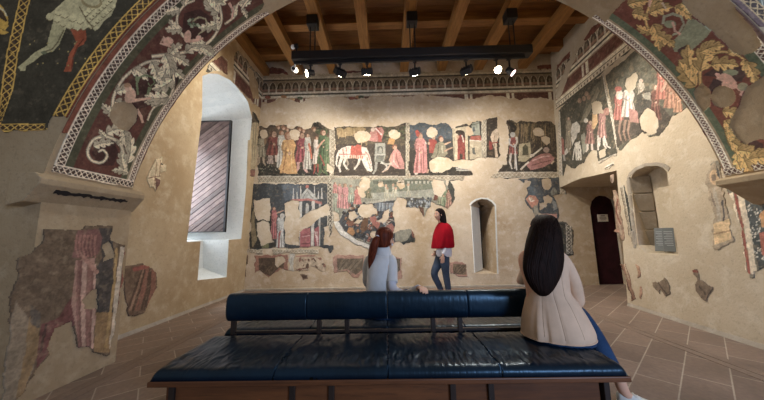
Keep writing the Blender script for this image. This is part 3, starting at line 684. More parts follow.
c.poly((194, 176, 142), "386 168 452 160 456 268 386 276"); c.poly((184, 82, 64), "394 146 448 142 452 172 386 166"); c.line((226, 220, 200), 5, "386 168 452 174"); c.poly((90, 96, 90), "400 212 414 208 420 250 404 244")
for i in range(5): c.line((190, 186, 174), 8, [(298+i*4, 290+i*11), (340+i*15, 296+i*10)])
c.hole("166 286 214 262 262 264 302 290 286 314 236 346 172 342"); c.hole("366 100 380 88 400 100 402 132 384 140 368 132"); c.hell(178, 122, 29, 28)
c.lattice_pts("50 390 360 390", "50 364 360 364", .10, LW, LG); c.lattice_pts("452 272 452 74", "480 262 480 70", .10, LW, LG)
c.build('fresco_scene', M_FR, 'fresco of men in long pink robes before a house doorway', 'fresco', 'frescoes on the far wall')

# --- narrow strip with a nude figure
c = Canvas(BACK, "24 266 26 60 46 54 60 46 110 40 114 90 118 180 124 250 110 270 60 262 44 270", 0.010, (56, 46, 40), seed=4, frame=(478, 110, .18), gain=.88)
c.lattice_pts("24 266 24 56", "46 266 46 56", .10, LW, LG)
c.poly((198, 172, 142), "80 120 96 110 112 122 116 150 104 178 104 210 112 262 98 268 88 210 76 178 68 150"); c.ell((210, 186, 156), 102, 116, 10, 11); c.line((140, 110, 84), 4, "92 140 88 180 94 250"); c.poly((150, 44, 36), "60 168 78 182 80 218 62 224"); c.line((150, 44, 36), 5, "76 184 110 180"); c.ell((90, 70, 50), 70, 240, 16, 10)
c.build('fresco_scene', M_FR, 'narrow fresco strip with one pale nude figure', 'fresco', 'frescoes on the far wall')

# --- knight with sword and fallen man
c = Canvas(BACK, "60 378 130 330 140 300 160 300 164 180 170 120 158 58 175 50 215 76 236 60 300 68 345 60 410 62 440 90 462 98 468 150 472 378", 0.011, (60, 50, 42), seed=5, frame=(478, 110, .18), gain=.98)
for i in range(46): x = random.uniform(205, 432); c.line(random.choice(((122, 98, 62), (98, 82, 54), (82, 74, 52), (140, 116, 76))), random.uniform(4, 9), [(x, random.uniform(66, 95)), (x+random.uniform(-6, 6), random.uniform(110, 150)), (x+random.uniform(-10, 10), random.uniform(150, 210))], 3)
c.poly((46, 42, 38), "160 290 435 290 435 342 130 342"); c.poly((34, 30, 30), "160 60 200 70 216 100 206 122 186 124")
c.poly((168, 154, 116), "228 190 290 180 294 262 262 288 224 286"); c.poly((76, 74, 52), "246 252 248 204 262 190 276 204 280 250"); c.line((196, 182, 140), 5, "222 262 296 262")
c.robe(194, 152, 246, 50, (140, 62, 58), head=False); c.line((196, 186, 172), 13, "182 240 176 290 188 328", 8); c.line((176, 160, 146), 12, "206 240 206 292 204 328", 8); c.ell((168, 166, 160), 192, 138, 14, 15); c.line((200, 198, 192), 6, "204 190 208 260 214 336"); c.line((170, 168, 164), 14, "176 158 172 190 200 206", 8); c.line((188, 176, 160), 12, "212 150 216 180 206 206", 8)
c.poly((168, 106, 102), "268 306 300 272 350 244 396 240 426 268 402 298 352 322 290 336"); c.line((206, 156, 150), 7, "300 284 350 262 396 256"); c.line((120, 66, 66), 6, "296 310 350 292 404 280"); c.ell((166, 140, 130), 378, 222, 17, 16); c.line((206, 200, 182), 9, "290 262 356 210"); c.line((206, 192, 170), 9, "236 332 280 288"); c.ell((200, 186, 170), 300, 252, 14, 8); c.line((200, 170, 140), 9, "406 300 420 282")
c.hole("304 112 322 96 348 98 366 118 362 140 340 146 314 136"); c.hole("352 150 376 142 396 160 398 184 376 190 360 174")
c.lattice_pts("64 378 470 378", "64 344 470 344", .10, LW, LG); c.lattice_pts("438 378 436 80", "472 378 466 80", .10, LW, LG)
c.build('fresco_scene', M_FR, 'fresco of a standing knight with long sword beside a fallen man', 'fresco', 'frescoes on the far wall')

# --- second row: tabernacle
c = Canvas(BACK, "52 440 58 300 62 66 130 62 200 66 300 62 420 66 484 60 520 30 522 430 500 455 485 424 470 425 440 412 300 424 180 424 150 424", 0.011, (62, 70, 78), seed=6, frame=(240, 172, .18), gain=.84)
c.poly((86, 100, 114), "230 70 330 66 330 150 250 160", .8); c.poly((44, 50, 58), "60 66 150 64 150 160 60 300", .6); c.poly((48, 50, 48), "60 200 170 210 200 424 56 424")
c.poly((140, 122, 84), "58 300 70 220 80 200 84 300 96 380 70 420"); c.line((110, 96, 66), 8, "70 200 66 140 70 120"); c.poly((120, 122, 76), "120 424 140 380 160 390 160 424")
c.robe(190, 212, 372, 42, (180, 96, 98), hair=(120, 74, 50)); c.line(SK, 8, "204 228 226 220 244 214", 6); c.robe(226, 254, 440, 52, (196, 196, 192), head=False); c.line((170, 66, 66), 8, "222 330 216 420"); c.ell((196, 190, 180), 236, 244, 13, 15); c.line((190, 196, 200), 10, "262 270 290 268")
for x, t in ((297, 88), (318, 110), (338, 76), (414, 78), (436, 104), (455, 88)): c.line((186, 184, 176), 3, [(x, t), (x, 150)], 11)
c.poly((176, 178, 172), "334 152 346 122 374 88 402 116 432 152"); c.line((110, 112, 110), 4, "348 146 374 108 404 146"); c.ell((180, 96, 84), 374, 82, 10, 9); c.poly((186, 106, 100), "288 152 380 146 456 168 456 182 380 158 288 166")
c.line((190, 186, 176), 15, "338 164 338 410"); c.line((196, 190, 180), 16, "408 160 402 440"); c.line((170, 168, 160), 12, "444 178 440 410"); c.poly((66, 72, 80), "352 260 354 200 374 164 394 198 396 262"); c.line((176, 176, 170), 16, "374 186 374 250"); c.ell((186, 180, 168), 374, 182, 8, 9)
c.poly((172, 86, 94), "334 316 392 310 392 440 334 440"); c.poly((160, 74, 84), "414 316 440 300 438 424 414 440"); c.line((206, 150, 150), 5, "344 360 390 352"); c.line((110, 50, 60), 5, "340 400 392 396"); [c.line((214, 180, 176), 4, [(416+i*7, 330), (434-i*2, 410)]) for i in range(3)]; c.poly((176, 172, 164), "326 438 402 440 452 416 452 426 402 460 326 456")
c.hole("76 158 165 150 174 192 160 268 102 268 82 222"); c.hole("95 282 160 274 172 332 188 392 122 404 96 352"); c.hole("246 172 300 154 326 166 332 300 322 402 256 402 246 300 256 250"); c.hole("330 262 400 214 484 176 500 190 500 236 440 256 380 300 336 330"); c.hole("466 310 520 290 524 400 470 400")
c.lattice_pts("486 300 486 60", "518 300 518 30", .10, LW, (92, 84, 74))
c.build('fresco_scene', M_FR, 'dark blue fresco with a pinnacled shrine and a pink-robed figure', 'fresco', 'frescoes on the far wall')
c = Canvas(BACK, "20 130 30 106 130 102 180 104 440 106 440 130 200 132", 0.010, LG, seed=61, frame=(240, 230, .18), gain=.95)
c.lattice_pts("20 128 440 130", "20 106 440 104", .07, LW, LG); c.hole("130 100 152 90 178 100 180 136 132 136")
c.build('painted_border', M_FR, 'patterned painted border strip below the pinnacled shrine fresco', 'fresco border')

# --- round table scene
c = Canvas(BACK, "4 400 6 230 18 60 60 44 200 52 300 46 400 44 500 44 560 50 640 46 660 60 684 56 700 96 706 150 690 186 668 218 640 204 600 192 580 176 574 206 556 216 544 250 534 266 522 240 500 214 440 208 432 160 390 150 370 170 356 210 372 300 366 350 400 330 440 320 466 330 484 356 480 400 420 416 396 402 360 402 330 440 250 448 150 412 64 362 34 296", 0.011, (150, 148, 130), seed=7, frame=(328, 170, .18), gain=.80)
c.poly((116, 124, 106), "200 56 580 52 580 128 200 128"); c.poly((160, 162, 146), "250 128 580 108 600 160 250 160"); c.poly((92, 100, 86), "250 60 580 54 580 76 250 80")
for i in range(12): c.poly((176, 174, 156), [(440+i*22, 62), (452+i*22, 62), (452+i*22, 76), (440+i*22, 76)])
c.poly((172, 168, 152), "60 280 80 240 130 206 220 176 300 162 390 152 430 150 520 150 520 168 400 160 300 184 220 200 150 224 100 254 80 300")
c.poly((66, 74, 84), "60 292 80 248 130 220 230 190 330 172 372 168 358 210 374 306 372 400 240 402 150 376 96 346")
for i in range(170):
    x, y = random.uniform(84, 372), random.uniform(184, 400)
    if (x-230)**2/150**2+(y-270)**2/150**2 > 1: continue
    q = random.choice(((128, 84, 58), (92, 68, 52), (158, 88, 76), (112, 118, 124), (150, 156, 160), (166, 116, 70), (62, 62, 66), (182, 132, 112), (62, 68, 78), (70, 78, 90)))
    c.ell(np.array(q)*.5, x+1.5, y+2, 10, 8, 1); c.ell(q, x, y, random.uniform(4, 11), random.uniform(4, 9), random.uniform(0, 3))
for i in range(30): x, y = random.uniform(110, 350), random.uniform(230, 380); c.line(random.choice(((190, 180, 164), (44, 42, 46))), 3, [(x, y), (x+random.uniform(-46, 46), y+random.uniform(-26, 26))])
c.poly((186, 128, 64), "104 350 116 318 140 322 150 350 132 372"); c.poly((112, 74, 48), "180 310 200 262 226 260 220 330 190 350"); c.poly((176, 100, 88), "230 262 262 256 290 300 276 330 246 300"); c.poly((176, 104, 92), "320 312 352 296 372 320 360 350 330 344"); c.poly((140, 84, 62), "110 290 140 280 150 306 112 314")
for i in range(14): c.poly(random.choice(((150, 162, 172), (96, 106, 118), (120, 130, 140))), [(x0, y0) for x0, y0 in [(260+i*8, 184), (268+i*8, 182), (268+i*8, 226), (258+i*8, 230)]])
c.poly((226, 222, 212), "30 290 58 282 94 339 161 386 244 417 236 444 150 410 62 360"); c.line((96, 92, 88), 5, "60 284 94 339 161 386 244 417")
for x, t, b, w, cl in ((46, 100, 236, 36, (160, 168, 146)), (66, 90, 210, 34, (198, 130, 128)), (96, 96, 214, 46, (206, 134, 134)), (128, 96, 180, 34, (158, 168, 146)), (164, 108, 190, 44, (206, 116, 108)), (224, 102, 156, 40, (110, 108, 80))): c.robe(x, t, b, w, cl, hair=(150, 110, 84))
c.robe(40, 80, 130, 30, (196, 120, 116)); c.poly((206, 116, 108), "150 140 178 130 186 188 160 190")
for x, y in ((322, 110), (362, 106), (446, 104), (330, 124), (376, 124)): c.line((196, 190, 164), 12, [(x, y-16), (x, y+14)], 8); c.ell(SK, x, y-22, 7, 8); c.line((184, 178, 150), 6, [(x-4, y+10), (x-10, y+44)]); c.line((184, 178, 150), 6, [(x+4, y+10), (x+12, y+42)])
c.poly((64, 62, 60), "430 152 520 156 578 176 560 206 430 210", .9)
for i in range(60): c.ell(random.choice(((140, 150, 158), (94, 102, 112), (170, 178, 180), (70, 76, 84))), random.uniform(438, 574), random.uniform(158, 208), random.uniform(4, 8), random.uniform(4, 10))
c.robe(690, 96, 200, 40, (60, 64, 62), head=False); c.robe(602, 118, 170, 34, (122, 62, 50)); c.robe(640, 104, 206, 62, (122, 140, 106)); c.robe(672, 126, 216, 44, (178, 128, 108)); c.robe(622, 96, 190, 30, (150, 156, 124), head=False); c.poly((66, 70, 66), "660 62 690 66 702 140 690 160 672 120")
c.poly((50, 62, 66), "400 404 440 390 470 340 484 360 482 396 430 418"); c.poly((140, 82, 64), "462 330 482 346 480 380 466 370")
c.poly((110, 70, 52), "500 200 530 210 534 250 516 262"); 
c.hole("184 60 210 40 236 58 232 92 206 112 176 96"); c.hole("166 96 200 110 214 150 184 150 168 130"); c.hell(292, 78, 18, 16); c.hole("386 80 392 44 420 44 424 96 404 106"); c.hole("576 80 590 48 640 52 650 110 626 150 590 130"); c.hell(664, 66, 10, 18)
c.hole("166 216 192 184 232 186 264 216 268 240 228 260 182 262"); c.hole("116 240 146 228 170 262 140 282 120 268"); c.hole("270 280 300 262 312 224 336 218 330 270 304 296 284 292"); c.hole("370 172 430 164 430 210 500 222 540 310 470 330 380 330 358 236"); c.hole("142 300 172 276 196 278 176 300"); c.hole("6 230 30 222 60 250 60 272 40 286 6 280"); c.hell(252, 356, 22, 14)
c.hole("500 262 560 262 560 420 500 420")
c.lattice_pts("6 402 6 60", "24 402 24 60", .10, LW, (92, 84, 74))
c.build('fresco_scene', M_FR, 'ruined fresco of a great round table packed with fighting men', 'fresco', 'frescoes on the far wall')

# --- blue fragment at the right end of the second row
c = Canvas(BACK, "85 72 150 74 330 66 362 20 366 162 330 160 320 166 296 176 316 200 326 272 316 300 290 306 262 286 222 272 216 262 212 286 190 292 182 250 164 240 140 196 150 150 140 116 128 96", 0.010, (62, 72, 80), seed=8, frame=(500, 165, .18), gain=1.15)
c.poly((78, 96, 108), "150 110 200 130 190 180 160 170", .6); c.poly((36, 46, 58), "200 90 320 80 320 160 260 200", .5)
c.poly((178, 112, 86), "142 190 160 168 196 172 214 200 206 230 176 238"); c.ell((190, 160, 130), 170, 190, 12, 10); c.line((214, 200, 180), 7, "160 182 172 204 190 196"); c.poly((140, 132, 112), "184 230 206 220 214 270 190 286"); c.poly((116, 116, 104), "278 150 300 120 318 150 312 178 290 178"); c.line((90, 84, 76), 4, "300 122 292 176"); c.poly((120, 124, 122), "290 196 312 204 322 240 296 256"); c.poly((190, 128, 110), "224 270 316 272 314 300 286 304 262 286")
c.hell(258, 102, 27, 36); c.hole("240 176 266 164 290 186 286 208 262 212 252 236 222 246 220 212 246 208"); c.hole("128 104 146 82 176 96 164 114 134 130")
c.lattice_pts("332 164 330 20", "362 164 362 20", .08, LW, LG)
c.build('fresco_scene', M_FR, 'small tattered blue fresco fragment near the far right corner', 'fresco', 'frescoes on the far wall')
c = Canvas(BACK, "196 70 240 72 262 90 270 210 215 212 222 170 212 130", 0.010, (84, 84, 78), seed=9, frame=(510, 205, .2375), gain=1.1)
c.poly((50, 54, 52), "200 76 232 78 240 200 222 200"); c.lattice_pts("238 206 234 80", "262 206 256 84", .08, (190, 184, 170), (80, 74, 66)); c.line((40, 38, 36), 5, "218 206 270 210")
c.build('fresco_scrap', M_FR, 'dark painted fragment with lattice edge low by the far right corner', 'fresco')

# --- dado fragments
def dado(frame, outline, seed, frame_col, inner, streak, inner_poly, label, holes=(), gain=.95):
    c = Canvas(BACK, outline, 0.009, frame_col, seed=seed, frame=frame, gain=gain); c.poly(inner, inner_poly)
    P = c._pts(inner_poly); xs = [p[0] for p in P]; ys = [p[1] for p in P]
    for i in range(16): x = random.uniform(min(xs), max(xs)); y = random.uniform(min(ys), max(ys)); c.line(streak, 4, [(max(min(x-16, max(xs)-3), min(xs)+3), min(y+22, max(ys)-3)), (x, y), (min(x+12, max(xs)-3), max(y-16, min(ys)+3))], 2, .7)
    for h in holes: c.hole(h)
    return c.build('fresco_scrap', M_FR, label, 'fresco', 'painted marble remains along the foot of the far wall')
dado((240, 230, .18), "80 140 268 136 270 222 240 214 226 210 200 232 182 244 160 262 138 246 112 224 82 234", 20, (160, 104, 84), (82, 62, 48), (110, 84, 64), "104 156 246 154 244 214 220 208 168 256 140 244 106 220", 'brown painted marble fragment in pink frame below the shrine fresco', ["196 156 236 148 252 170 226 190 212 204 192 186"])
dado((240, 230, .18), "276 134 302 134 302 232 272 226", 21, (190, 186, 174), (206, 202, 190), (170, 166, 156), "284 140 296 140 296 220 284 218", 'pale grey painted upright strip between two marble remains')
c = Canvas(BACK, "306 140 430 136 470 160 480 230 440 230 420 206 388 208 384 224 336 236 304 222", 0.009, (190, 166, 136), seed=22, frame=(240, 230, .18), gain=.9)
for i in range(20): c.ell(random.choice(((110, 72, 54), (90, 60, 48), (150, 96, 78))), random.uniform(330, 470), random.uniform(150, 230), random.uniform(4, 16), random.uniform(3, 8), random.uniform(0, 2))
c.line((170, 110, 92), 8, "310 146 420 142"); c.line((120, 60, 48), 6, "312 222 384 208")
c.build('fresco_scrap', M_FR, 'mottled pale fragment with rusty blotches right of the grey strip', 'fresco', 'painted marble remains along the foot of the far wall')
dado((240, 230, .18), "336 248 378 246 380 270 352 276", 23, (140, 112, 90), (100, 68, 54), (80, 54, 44), "340 252 374 250 366 268 350 270", 'tiny rusty paint scrap low on the far wall', ())
dado((240, 230, .18), "14 140 44 140 46 190 28 204 24 180", 25, (130, 100, 74), (84, 66, 48), (110, 90, 66), "20 150 40 150 40 186 28 190", 'narrow brown scrap at the left end of the dado')
dado((240, 230, .18), "6 268 14 226 40 212 38 262", 26, (150, 118, 80), (120, 90, 58), (90, 66, 46), "12 260 18 232 34 224 32 258", 'ochre scrap of paint just above the far left floor corner')
dado((310, 180, .3), "78 250 182 250 182 300 160 330 140 326 120 300 82 312", 27, (176, 130, 112), (104, 90, 74), (140, 124, 104), "90 262 178 262 176 298 152 316 124 296 92 302", 'grey-brown marbled fragment in pink frame left of the ponytailed woman')
dado((310, 180, .3), "262 256 306 256 306 332 290 334 288 316 264 300", 28, (176, 130, 112), (74, 66, 58), (110, 98, 84), "266 264 300 262 300 300 288 310 268 296", 'dark marbled fragment just right of the ponytailed woman')
dado((310, 180, .3), "464 268 474 272 522 280 524 320 498 322 474 306 466 312", 29, (176, 126, 108), (128, 104, 78), (92, 74, 58), "476 278 520 284 520 316 498 316 476 304", 'brown marbled fragment just right of the jeans of the standing woman')

# --- painted arcade, three walls: colours chosen by height and distance along the wall
def arcade(c, period=.197, flip=1):
    u, z = c.u, c.v; q = (u*flip/period) % 1.0-.5; cell = np.floor(u*flip/period)
    z0, z1 = 4.93, 5.215; t = (z-z0)/(z1-z0)
    half = .40*np.sqrt(np.clip(1-np.clip((t-.42)/.52, 0, 1)**1.7, 0, 1)); C = c.c
    def P(sel, col): C[sel] = lin(col)
    P(z > -9, (186, 168, 136)); P((z > 5.245) & (z < 5.275), (70, 62, 50)); P((z > 5.275) & (z < 5.33), (206, 194, 166)); P((z >= 4.93) & (z < 5.245), (150, 134, 106))
    arch = (t > 0) & (t < 1.0); P(arch & (abs(q) < half+.07) & (t < .98), (214, 204, 178)); ins = arch & (abs(q) < half) & (t < .95); P(ins, (92, 74, 56)); P(ins & (q < -half*.35), (70, 56, 44)); P(ins & (t < .30), (150, 108, 84)); P(ins & (t < .12), (110, 86, 66)); P(ins & (abs(q) < .12) & (t > .3) & (t < .62), (130, 116, 90))
    P((z < 4.93) & (z > 4.87), (218, 208, 184)); P((z <= 4.87) & (z > 4.825), (74, 70, 54)); P((z <= 4.825) & (z > 4.765), (216, 206, 180))
    P(z <= 4.765, (104, 54, 42)); m = (u*flip/1.05) % 1.0; P((z <= 4.765) & (abs(m-.5) > .46), (206, 196, 170)); P((z <= 4.765) & (abs(m-.12) < .03), (206, 196, 170))
    P((z <= 4.765) & (z > 4.735) , (150, 120, 92)); P((z < 4.47) & (z > 4.44), (150, 120, 92))
    P((z <= 4.44) & (z > 4.37), (214, 204, 178)); 
    P((z <= 4.37) & (z > 4.35), (66, 60, 48)); d = z <= 4.35; k = (u/.09) % 1.0; P(d, (196, 184, 158)); P(d & (abs(k-.5) < .22) & (z > 4.27) & (z < 4.33), (110, 96, 78)); P(z < 4.255, (60, 56, 48))
    c.vary(5, .25)
    return c
c = Canvas(BACK, "262 76 557 69 557 101 540 97 520 99 490 96 470 99 440 97 420 94.5 400 97 372 96.5 350 100 342 97 322 97 308 99 300 103 290 99.5 280 97.5 268 104 262 101", 0.009, seed=30, rough=.03, gain=.95)
arcade(c); 
for x in (268, 284, 292, 300, 345, 352, 358, 361): c.ell(random.choice(((176, 116, 60), (70, 84, 56), (150, 70, 50), (196, 150, 90))), x, 98+random.uniform(-1.5, 2), 3, 1.6)
c.build('painted_arcade', M_FR, 'painted band of small pointed arches along the top of the far wall', 'painted arcade', 'painted arcade bands')
c = Canvas(LEFT, "262 77 262 110 255 104 248 98 240 92 234 84 233 72 233 64 236 50 245 58 254 70", 0.009, seed=31, gain=1.0, rough=.03); arcade(c, flip=-1)
c.hole("247 66 252 70 258 84 258 100 253 98 249 84")
c.build('painted_arcade', M_FR, 'painted arcade and red panel on the left wall above the window bay', 'painted arcade', 'painted arcade bands')
c = Canvas(LEFT, "205 72 210 62 222 56 227 60 227 74 222 71 214 71", 0.009, seed=35, gain=1.0, rough=.02); arcade(c, flip=-1)
c.build('painted_arcade', M_FR, 'scrap of painted red panel just above the top of the window bay', 'painted arcade', 'painted arcade bands')
c = Canvas(RIGHT, "556 110 556 72 562 63 575 54 587 40 600 27 612 15 622 6 640 22 648 32 637 45 608 68 580 94", 0.009, seed=32, gain=1.3, rough=.02); arcade(c)
c.hole("556 92 560 82 568 62 575 52 577 56 568 76 562 94 558 100")
c.build('painted_arcade', M_FR, 'painted arcade and red panels along the top of the right wall', 'painted arcade', 'painted arcade bands')
for surf, pts, lab, sd, g in ((LEFT, "249 50 254 52 260 60 265 66 263 70 256 64 250 57", 'red paint remains under the ceiling on the left wall', 33, 1.0), (BACK, "266 70 272 67 280 68 287 72 288 74.5 268 74", 'red paint remains under the ceiling near the far left corner', 34, 1.0), (BACK, "335 72 345 71 362 70.5 362 72.5 336 74", 'thin red paint streak behind the left spotlights', 36, .9), (BACK, "536 67 545 64.5 553 64 553 69 538 70", 'red paint remains under the ceiling near the far right corner', 37, 1.2), (RIGHT, "556 74 557 66 566 55 570 50 570 57 562 68", 'red paint remains high on the right wall near its far end', 38, 1.3), (RIGHT, "584 40 590 30 600 20 606 16 606 22 597 32 590 40", 'red paint remains high on the right wall beside the arch', 39, 1.3)):
    c = Canvas(surf, pts, 0.010, (116, 50, 36), seed=sd, gain=g); c.vary(9, .3); c.build('fresco_scrap', M_FR, lab, 'fresco')

# --- left wall: narrow figures beside the corner
c = Canvas(LEFT, "56 370 62 200 66 60 70 0 84 20 108 60 96 110 96 366", 0.011, (82, 70, 52), seed=40, frame=(240, 110, .18), gain=.9)
for x in (64, 76, 88): c.line((178, 160, 120), 11, [(x+8, 70), (x+2, 180), (x-4, 330)], 15); c.line((110, 94, 66), 4, [(x+13, 80), (x+6, 190), (x+2, 320)])
c.poly((150, 90, 76), "56 330 96 340 96 366 54 366"); c.ell(SK, 100, 100, 8, 9); c.poly((40, 36, 32), "70 0 84 20 108 60 104 80 80 50")
c.build('fresco_scene', M_FR, 'narrow fresco of pale draped figures on the left wall by the corner', 'fresco')
c = Canvas(LEFT, "159 158 163 155.5 163 163 167 165 166 170 160 172 159 183 155 192 152 187 148 187 147 178 152 166 156 160", 0.008, (206, 184, 138), seed=41, gain=1.1)
c.line((150, 110, 70), .8, "156 162 154 186"); c.line((150, 110, 70), .8, "160 160 159 176"); c.poly((110, 66, 56), "155 178 160 180 158 192 155 192"); c.ell((60, 50, 44), 161.5, 164, 1.6, 1.2); c.line((120, 70, 50), .8, "148 178 160 176")
c.build('fresco_scrap', M_FR, 'small pale yellow fresco scrap right of the left impost ledge', 'fresco')
c = Canvas(LEFT, "250 118 302 110 330 128 332 160 312 200 304 218 270 222 260 190 262 160", 0.010, (112, 84, 60), seed=42, frame=(0, 210, .475), gain=1.1)
for i in range(9): c.line(random.choice(((140, 84, 62), (90, 62, 44), (150, 110, 80))), 6, [(300+i*3, 124), (284+i*5, 165), (266+i*6, 212)], 4)
c.poly((150, 70, 56), "276 122 312 112 314 122 280 130")
c.build('fresco_scrap', M_FR, 'rusty brown drapery fragment low on the left wall beyond the pier', 'fresco')

# --- left pier: robed saint
c = Canvas(PIER, "92 42 235 36 236 66 264 70 258 130 240 236 230 300 190 302 164 290 150 244 130 268 104 300 76 336 36 402 2 402 6 280 22 180 30 100 52 96 92 70", 0.008, (106, 82, 56), seed=43, frame=(0, 210, .475), gain=1.1)
c.poly((140, 118, 88), "2 402 6 300 30 190 60 230 70 330 36 402"); c.poly((148, 112, 58), "60 224 82 232 78 300 40 400 30 400 50 300"); c.poly((96, 84, 72), "62 200 84 218 80 250 62 240")
c.poly((118, 60, 54), "84 240 120 228 150 180 156 240 128 272 100 300 74 334 78 280"); c.line((150, 80, 70), 6, "120 240 100 290"); c.line((80, 44, 40), 6, "96 240 82 300")
c.poly((70, 62, 58), "205 38 236 38 236 220 196 214 196 130 214 100"); c.poly((150, 112, 56), "198 216 240 216 228 300 196 300"); c.line((206, 186, 156), 9, "256 78 246 160 232 292"); c.line((176, 136, 60), 6, "244 80 238 160 220 290"); c.line((140, 66, 50), 5, "263 78 254 160 238 290")
c.poly((126, 76, 68), "160 44 206 40 214 60 206 92 176 104 150 100"); c.poly((176, 126, 104), "158 106 198 100 200 220 190 300 164 290 148 200")
for i in range(8): c.line(random.choice(((196, 150, 126), (132, 82, 70), (150, 96, 82))), 5, [(164+i*5, 106+i), (160+i*5, 200), (164+i*4, 292)], 5)
for i in range(6): c.line((164, 104, 88), 5, [(160+i*8, 52), (156+i*8, 78), (164+i*7, 100)], 3)
for i in range(6): c.ell((180, 124, 102), 176+i*5, 100+i*6, 6, 5)
c.hole("168 190 204 168 204 210 176 206"); c.hole("216 74 232 70 234 96 214 108"); c.hole("110 252 150 238 166 290 190 300 140 330 90 330")
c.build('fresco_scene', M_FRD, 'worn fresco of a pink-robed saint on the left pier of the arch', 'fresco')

# --- right wall: hunting scenes
c = Canvas(RIGHT, "40 92 100 40 210 -50 250 -72 262 0 288 60 305 150 318 300 304 306 228 350 220 286 180 290 158 338 116 366 76 348 66 396 44 396 40 240", 0.010, (62, 62, 50), seed=44, frame=(550, 90, .215), gain=1.15, fade=.5)
c.poly((86, 84, 66), "150 130 180 20 230 -40 252 -60 270 30 240 60 190 80"); c.poly((120, 112, 86), "140 150 190 60 226 -20 232 10 200 80 160 150")
for x, y in ((140, 50), (160, 40), (172, 18), (182, 34)): c.ell((140, 98, 70), x, y, 9, 12)
c.poly((184, 178, 166), "96 190 106 158 126 146 142 166 140 196 130 200 124 226 108 230"); c.line((184, 178, 166), 22, "110 220 96 260 70 300", 14); c.line((150, 144, 134), 10, "54 220 62 280 70 330"); c.poly((160, 66, 56), "54 220 66 230 70 300 58 300")
c.robe(88, 140, 270, 34, (132, 118, 92), hair=(110, 80, 60)); c.line((132, 118, 92), 10, "80 250 92 290")
for i in range(9): c.line((192, 186, 172), 6, [(112+random.uniform(-6, 34), 236+random.uniform(0, 20)), (116+random.uniform(-8, 30), 276), (118+random.uniform(-14, 34), 326)], 4)
c.poly((130, 132, 112), "146 210 164 196 176 280 156 300"); c.robe(188, 160, 250, 46, (158, 92, 84), legs=(206, 186, 170)); c.ell((190, 180, 166), 170, 142, 10, 11); c.poly((212, 156, 62), "196 180 200 100 222 96 224 150 210 182"); c.robe(244, 110, 222, 46, (170, 104, 94), legs=(206, 190, 176), hair=(150, 80, 60)); c.line((200, 190, 176), 8, "226 210 226 280"); c.line((200, 190, 176), 8, "254 214 268 260 284 270", 6); c.ell((170, 100, 80), 266, 100, 14, 18)
c.hole("196 58 240 54 246 108 198 114"); c.hole("230 290 258 266 262 300 236 320")
c.lattice_pts("246 -70 262 20 290 150 318 310", "262 -84 284 20 312 150 324 306", .09, LW, LG); c.lattice_pts("40 400 38 240 36 100", "60 400 54 240 48 100", .08, LW, LG); c.lattice_pts("226 354 318 310", "222 334 316 292", .09, LW, LG)
c.build('fresco_scene', M_FR, 'fresco on the right wall of riders and walkers with a yellow cloak', 'fresco', 'hunting frescoes on the right wall')
c = Canvas(RIGHT, "20 150 60 116 130 60 150 60 190 100 230 148 262 196 282 240 296 250 262 280 236 290 220 330 200 356 170 360 140 340 100 372 76 404 62 404 50 340 36 250", 0.010, (86, 84, 66), seed=45, frame=(600, 30, .3), gain=1.1, fade=.5)
c.poly((100, 98, 78), "40 150 140 70 190 110 190 180 60 200", .8)
for i in range(50): c.ell(random.choice(((74, 76, 56), (110, 108, 84), (92, 88, 66), (120, 104, 72))), random.uniform(40, 200), random.uniform(90, 190), random.uniform(4, 10), random.uniform(4, 12))
c.poly((70, 60, 52), "40 280 200 250 240 290 200 350 120 350 60 390")
c.robe(62, 216, 300, 34, (190, 80, 66), hair=(196, 70, 50)); c.ell((206, 190, 170), 66, 216, 12, 16); c.ell((190, 66, 48), 62, 196, 12, 8); c.robe(96, 200, 290, 50, (196, 178, 166), head=False); c.poly((176, 104, 92), "96 260 124 270 132 310 100 306")
c.robe(138, 176, 240, 30, (176, 160, 134), hair=(200, 186, 170)); c.poly((62, 60, 54), "118 260 126 216 150 200 172 206 180 250 160 270 140 290"); c.poly((150, 142, 122), "140 214 168 206 176 236 150 230")
c.robe(186, 200, 300, 40, (118, 56, 44), hair=(120, 92, 60)); c.robe(206, 130, 230, 40, (190, 84, 56), hair=(130, 100, 76)); c.robe(236, 176, 260, 48, (178, 104, 62), hair=(150, 100, 70)); c.robe(262, 210, 274, 34, (186, 116, 62), head=False); c.line((214, 196, 170), 8, "200 152 210 150"); c.line((210, 150, 110), 9, "224 160 216 190 204 206")
for x in (70, 86, 100): c.line((150, 104, 78), 8, [(x, 300), (x-6, 340), (x+2, 370)], 5)
c.hole("82 186 92 160 116 148 126 160 118 190 100 210"); c.hole("136 292 160 264 184 276 196 320 186 346 164 352 140 330")
c.build('fresco_scene', M_FR, 'fresco on the right wall of a riding party in orange and red', 'fresco', 'hunting frescoes on the right wall')

# --- right wall: fragments round the niche
def frag(surf, frame, outline, bg, lab, seed, marks=(), gain=.95, step=.008, m=M_FR, holes=()):
    c = Canvas(surf, outline, step, bg, seed=seed, frame=frame, gain=gain); c.vary(12, .3)
    for col, w, p in marks: c.line(col, w, p)
    for h in holes: c.hole(h)
    return c.build('fresco_scrap', m, lab, 'fresco', 'paint fragments')
frag(RIGHT, (610, 150, .325), "8 126 22 120 30 160 40 220 46 270 40 280 28 260 16 250 10 250 20 236 14 180", (150, 116, 92), 'pink and brown fragment left of the arched niche', 46, [((176, 148, 122), 6, "14 130 26 200 36 262"), ((130, 70, 54), 5, "24 150 20 190 34 230"), ((190, 130, 104), 6, "10 246 30 250")])
frag(RIGHT, (610, 150, .325), "28 112 46 106 60 160 70 230 78 294 66 290 58 250 44 190", (196, 184, 160), 'black and white painted strip beside the left edge of the niche', 47, [((52, 56, 56), 7, "46 108 58 180 74 290"), ((120, 104, 84), 4, "34 116 48 190 62 280"), ((150, 134, 112), 3, "38 114 52 190 68 284")])
